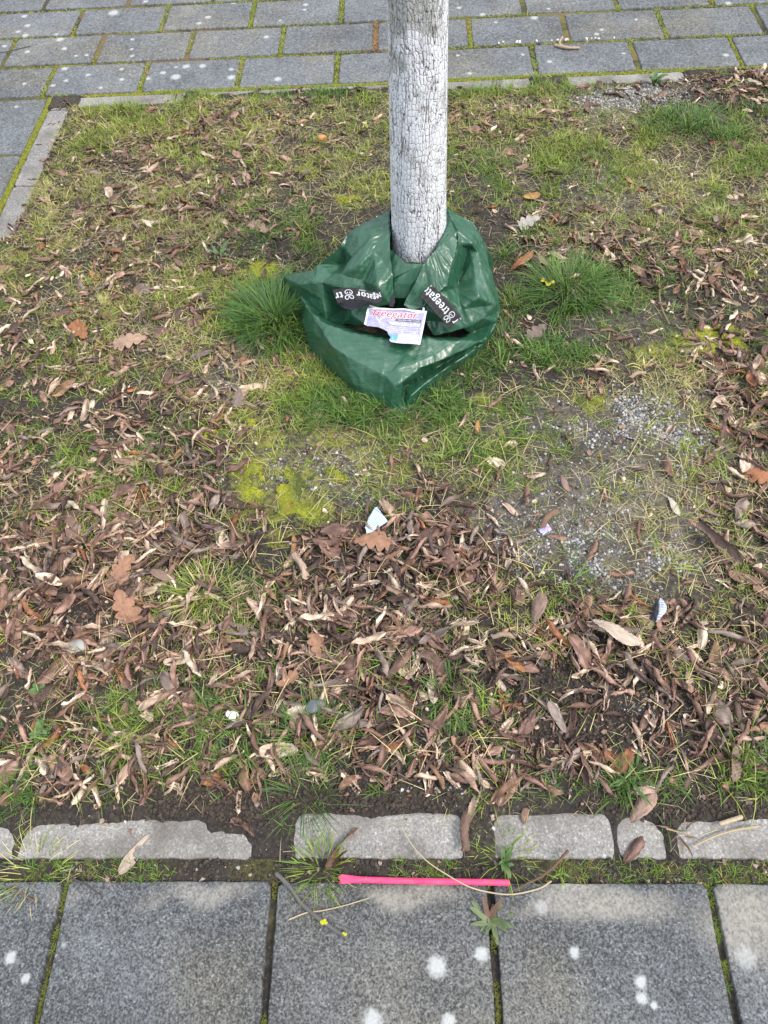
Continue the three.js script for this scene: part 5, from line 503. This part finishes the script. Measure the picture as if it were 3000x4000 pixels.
single('hay_strand', 'long bleached grass stem curving over the pink straw', 'hay', tube(STEM_CURVE, 0.0010, 0.0016, 5, 0.1), std(0.46, 0.38, 0.25, 0.7));
single('hay_strand', 'thin straw coloured stalk crossing the lichen twig on the slab', 'hay', tube(STALK_SLAB, 0.0014, 0.0009, 6), std(0.46, 0.37, 0.23, 0.7));
single('twig', 'thin dark twig at the top corner of the left slab', 'twig', tube(TWIG_DARK, 0.0017, 0.0012, 7), wood(0.09, 0.08, 0.075));
single('twig', 'thin reddish twig lying on the slab at the lower left edge', 'twig', tube(TWIG_LEFT, 0.0013, 0.0015, 8), wood(0.22, 0.12, 0.08));
single('cut_stick', 'short pale stub of cut stick on soil at right', 'stick', tube(CUTSTICK, 0.0042, 0.0046, 9, 0.15), std(0.46, 0.37, 0.25, 0.8));
single('hay_strand', 'long dry stalk lying along the right edging stone', 'hay', tube(STALK_RIGHT, 0.0013, 0.0022, 10), std(0.44, 0.34, 0.2, 0.75));
single('hay_strand', 'short dry stalk reaching over the edging gap at right', 'hay', tube(STALK_RIGHT2, 0.0018, 0.0014, 11), std(0.34, 0.25, 0.15, 0.75));
{ const G = new THREE.Group(); top(G, 'forked_twig', 'pale forked twig lying on the far pavers right of the trunk', 'twig'); part('stem', tube(FORK[0], 0.006, 0.0055, 12), wood(0.5, 0.38, 0.25), G); part('side_shoot', tube(FORK[1], 0.005, 0.004, 13), wood(0.5, 0.38, 0.25), G); shade(G); }
single('twig', 'thin straight twig on dry ground at right, above the moss', 'twig', tube(TWIG_FAR, 0.0022, 0.0028, 14), wood(0.3, 0.22, 0.13));
single('twig', 'thin dark twig across a paver joint at the far left', 'twig', tube(TWIG_FARLEFT, 0.0018, 0.0014, 15), wood(0.12, 0.09, 0.08));
{ // flattened drinking straw, split at its left end
  const [a, b] = STRAW.map(p => V(...p)), d = b.clone().sub(a), L = d.length(), nu = 60, nv = 20, pos = [], uv = [], idx = [], r = rng(21);
  const wallK = [1, 0.82]; for (let w = 0; w < 2; w++) for (let i = 0; i <= nu; i++) { const s = i / nu, fl = sstep(0, 0.16, s); for (let j = 0; j <= nv; j++) { const t = j / nv * 6.2832, rw = mix(0.0076, 0.0056, fl) * wallK[w], rh = mix(0.0022, 0.0040, fl) * wallK[w]; const cut = s === 0 ? 0.010 * Math.abs(Math.sin(t * 1.5 + 0.4)) : 0; pos.push((s * L) + cut, rh * Math.sin(t) + 0.0004 * vn(s * 30, t, 3), rw * Math.cos(t) + 0.002 * (1 - fl) * Math.sin(t * 2) + 0.0006 * Math.sin(s * 5)); uv.push(s, j / nv); } }
  const S = (nu + 1) * (nv + 1); for (let w = 0; w < 2; w++) for (let i = 0; i < nu; i++) for (let j = 0; j < nv; j++) { const n = w * S + i * (nv + 1) + j; idx.push(n, n + nv + 1, n + 1, n + 1, n + nv + 1, n + nv + 2); } for (const i of [0, nu]) for (let j = 0; j < nv; j++) { const n = i * (nv + 1) + j; idx.push(n, n + 1, n + S, n + 1, n + S + 1, n + S); }
  const g = new THREE.BufferGeometry(); g.setAttribute('position', new THREE.Float32BufferAttribute(pos, 3)); g.setAttribute('uv', new THREE.Float32BufferAttribute(uv, 2)); g.setIndex(idx); g.computeVertexNormals();
  const t = dtex(256, 64, (i, j, o) => { const n = fbm(i * 0.04, j * 0.1, 3, 181), sc = vn(i * 0.9, j * 0.12, 182) > 0.93 ? 0.12 : 0; const dirt = clamp(2.4 * fbm(i * 0.09, j * 0.12, 3, 183) - 1.35) * 0.6; o[0] = mix(0.80 + 0.1 * (n - 0.5) + sc, 0.25, dirt); o[1] = mix(0.05 + 0.05 * (n - 0.5) + sc, 0.13, dirt); o[2] = mix(0.165 + 0.06 * (n - 0.5) + sc, 0.10, dirt); }, true);
  const m = new THREE.Mesh(g, new THREE.MeshPhysicalMaterial({ map: t, roughness: 0.34, clearcoat: 0.2, side: THREE.DoubleSide })); m.position.copy(a); m.position.y += 0.0035; m.rotation.y = -Math.atan2(d.z, d.x); shade(m); top(m, 'drinking_straw', 'bright pink plastic straw with a split left end beside the near slabs', 'straw');
}
{ // torn scrap of printed paper
  const c = document.createElement('canvas'); c.width = 256; c.height = 256; const x = c.getContext('2d'), r = rng(3); x.fillStyle = '#c2d4de'; x.fillRect(0, 0, 256, 256); x.fillStyle = '#5f7494'; for (let l = 0; l < 11; l++) for (let k = 16; k < 232;) { const w = 5 + 14 * r(); x.fillRect(k, 60 + l * 16, w, 6); k += w + 5; } x.fillStyle = '#4c5c84'; x.fillRect(20, 16, 210, 4); for (let k = 24; k < 220; k += 14) x.fillRect(k, 28, 9, 14);
  const t = new THREE.CanvasTexture(c); t.colorSpace = THREE.SRGBColorSpace;
  const s = new THREE.Shape(); [[0.08, -0.46], [1, 0.02], [0.52, 0.62], [0.42, 0.6], [0.3, 0.42], [0.16, 0.22], [0.08, 0.0], [0, -0.16], [0.06, -0.24]].forEach(([a, b], k) => k ? s.lineTo(a, b) : s.moveTo(a, b)); s.closePath();
  const g = new THREE.ExtrudeGeometry(s, { depth: 0.012, bevelEnabled: false }); g.translate(-0.5, -0.05, 0); const p = g.attributes.position, uv = []; for (let i = 0; i < p.count; i++) { const a = p.getX(i), b = p.getY(i), q = 0.62; uv.push(a * Math.cos(q) - b * Math.sin(q) + 0.5, a * Math.sin(q) + b * Math.cos(q) + 0.5); p.setZ(i, p.getZ(i) + 0.06 * Math.sin(a * 4)); } g.setAttribute('uv', new THREE.Float32BufferAttribute(uv, 2)); g.rotateX(-Math.PI / 2); g.scale(0.056, 0.056, 0.068); g.computeVertexNormals();
  const m = new THREE.Mesh(g, std(1, 1, 1, 0.6, { map: t })); m.position.set(AT.label[0], restY(...AT.label) + 0.014, AT.label[1]); m.rotation.x = 0.12; shade(m); top(m, 'paper_scrap', 'torn white scrap of printed paper above the tan oak leaf', 'paper');
}
{ const t = dtex(64, 64, (i, j, o) => { const a = vn(i * 0.12, j * 0.12, 191), b = vn(i * 0.12 + 9, j * 0.12, 192), c = vn(i * 0.12, j * 0.12 + 5, 193); o[0] = 0.45 + 0.5 * (a - 0.4); o[1] = 0.45 + 0.5 * (b - 0.5); o[2] = 0.55 + 0.4 * (c - 0.4); }, true); const g = new THREE.BoxGeometry(0.026, 0.0012, 0.02, 8, 1, 6), p = g.attributes.position; for (let i = 0; i < p.count; i++) p.setY(i, p.getY(i) + 0.002 * Math.sin(p.getX(i) * 160) + 0.001 * Math.cos(p.getZ(i) * 200)); g.computeVertexNormals(); const m = new THREE.Mesh(g, std(1, 1, 1, 0.3, { map: t })); m.position.set(AT.sticker[0], restY(...AT.sticker) + 0.006, AT.sticker[1]); m.rotation.set(0.2, 0.5, 0.1); shade(m); top(m, 'sticker_scrap', 'small shiny pastel sticker scrap beside a rolled leaf', 'sticker'); }
{ const g = leafGeo(981, { W: 0.62, curl: 1.7, bend: 0.2, twist: 0.2, roll: Math.PI - 0.5, teeth: 0.05, nu: 40, nv: 18, stem: 0, vein: 0 }); const t = dtex(128, 128, (i, j, o) => { const s = j / 128, w = i / 128 + 0.35 * s + 0.1 * (fbm(i * 0.08, j * 0.08, 2, 201) - 0.5), k = sstep(0.58, 0.7, w), bar = 0.75 + 0.25 * Math.sin(s * 60); o[0] = mix(0.028, 0.55 * bar, k); o[1] = mix(0.032, 0.57 * bar, k); o[2] = mix(0.04, 0.64 * bar, k); }, true); const m = new THREE.Mesh(g, std(1, 1, 1, 0.5, { map: t })); m.position.set(AT.feather[0], restY(...AT.feather) + 0.003, AT.feather[1]); m.rotation.set(0.1, Math.PI - 0.25, 0); m.scale.setScalar(0.058); shade(m); top(m, 'striped_scrap', 'curved black scrap with a pale ribbed half among leaves at right', 'scrap'); }
{ const m = new THREE.Mesh(lump(770, 3, 0.25, 0.25), std(0.085, 0.10, 0.105, 0.45)); m.position.set(AT.slate[0], restY(...AT.slate) + 0.004, AT.slate[1]); m.rotation.set(0.2, 0.5, -0.15); m.scale.set(0.024, 0.02, 0.014); shade(m); top(m, 'flat_stone', 'smooth dark grey flat stone between leaves above the bright tuft', 'stone'); }
{ const m = new THREE.Mesh(leafGeo(982, { W: 0.75, curl: 0.8, bend: 0.1, roll: Math.PI, teeth: 0, nu: 16, nv: 10, stem: 0.05, vein: 0.004 }), std(0.72, 0.72, 0.64, 0.6)); m.position.set(AT.petal[0], restY(...AT.petal) + 0.003, AT.petal[1]); m.rotation.y = 0.7; m.scale.setScalar(0.036); shade(m); top(m, 'pale_leaf', 'small round whitish leaf in the grass at lower left', 'leaf'); }
{ const m = new THREE.Mesh(lump(772, 3, 0.5, 0.4), std(0.4, 0.39, 0.37, 0.9, {})); m.position.set(AT.lichen[0], restY(...AT.lichen) + 0.004, AT.lichen[1]); m.rotation.y = 0.4; m.scale.set(0.027, 0.02, 0.022); shade(m); top(m, 'bark_chip', 'crumpled whitish lichened bark chip by the soil hollow at left', 'bark chip'); }
{ const g = new THREE.SphereGeometry(1, 28, 20), p = g.attributes.position; for (let i = 0; i < p.count; i++) { const x = p.getX(i); p.setXYZ(i, x * (1 + 0.06 * x), p.getY(i) * (0.97 - 0.08 * x), p.getZ(i) * (0.97 - 0.08 * x)); } g.computeVertexNormals(); const t = dtex(64, 64, (i, j, o) => { const n = fbm(i * 0.08, j * 0.08, 3, 211); o[0] = 0.50 + 0.2 * (n - 0.5); o[1] = 0.20 + 0.12 * (n - 0.5); o[2] = 0.075 + 0.06 * (n - 0.5); }, true); const m = new THREE.Mesh(g, std(1, 1, 1, 0.5, { map: t })); m.position.set(AT.nut[0], ground(...AT.nut) + 0.011, AT.nut[1]); m.rotation.y = 0.2; m.scale.set(0.0175, 0.0125, 0.0125); shade(m); top(m, 'nut', 'smooth orange brown nut lying in turf left of the trunk', 'nut'); }

renderer.render(scene, camera);
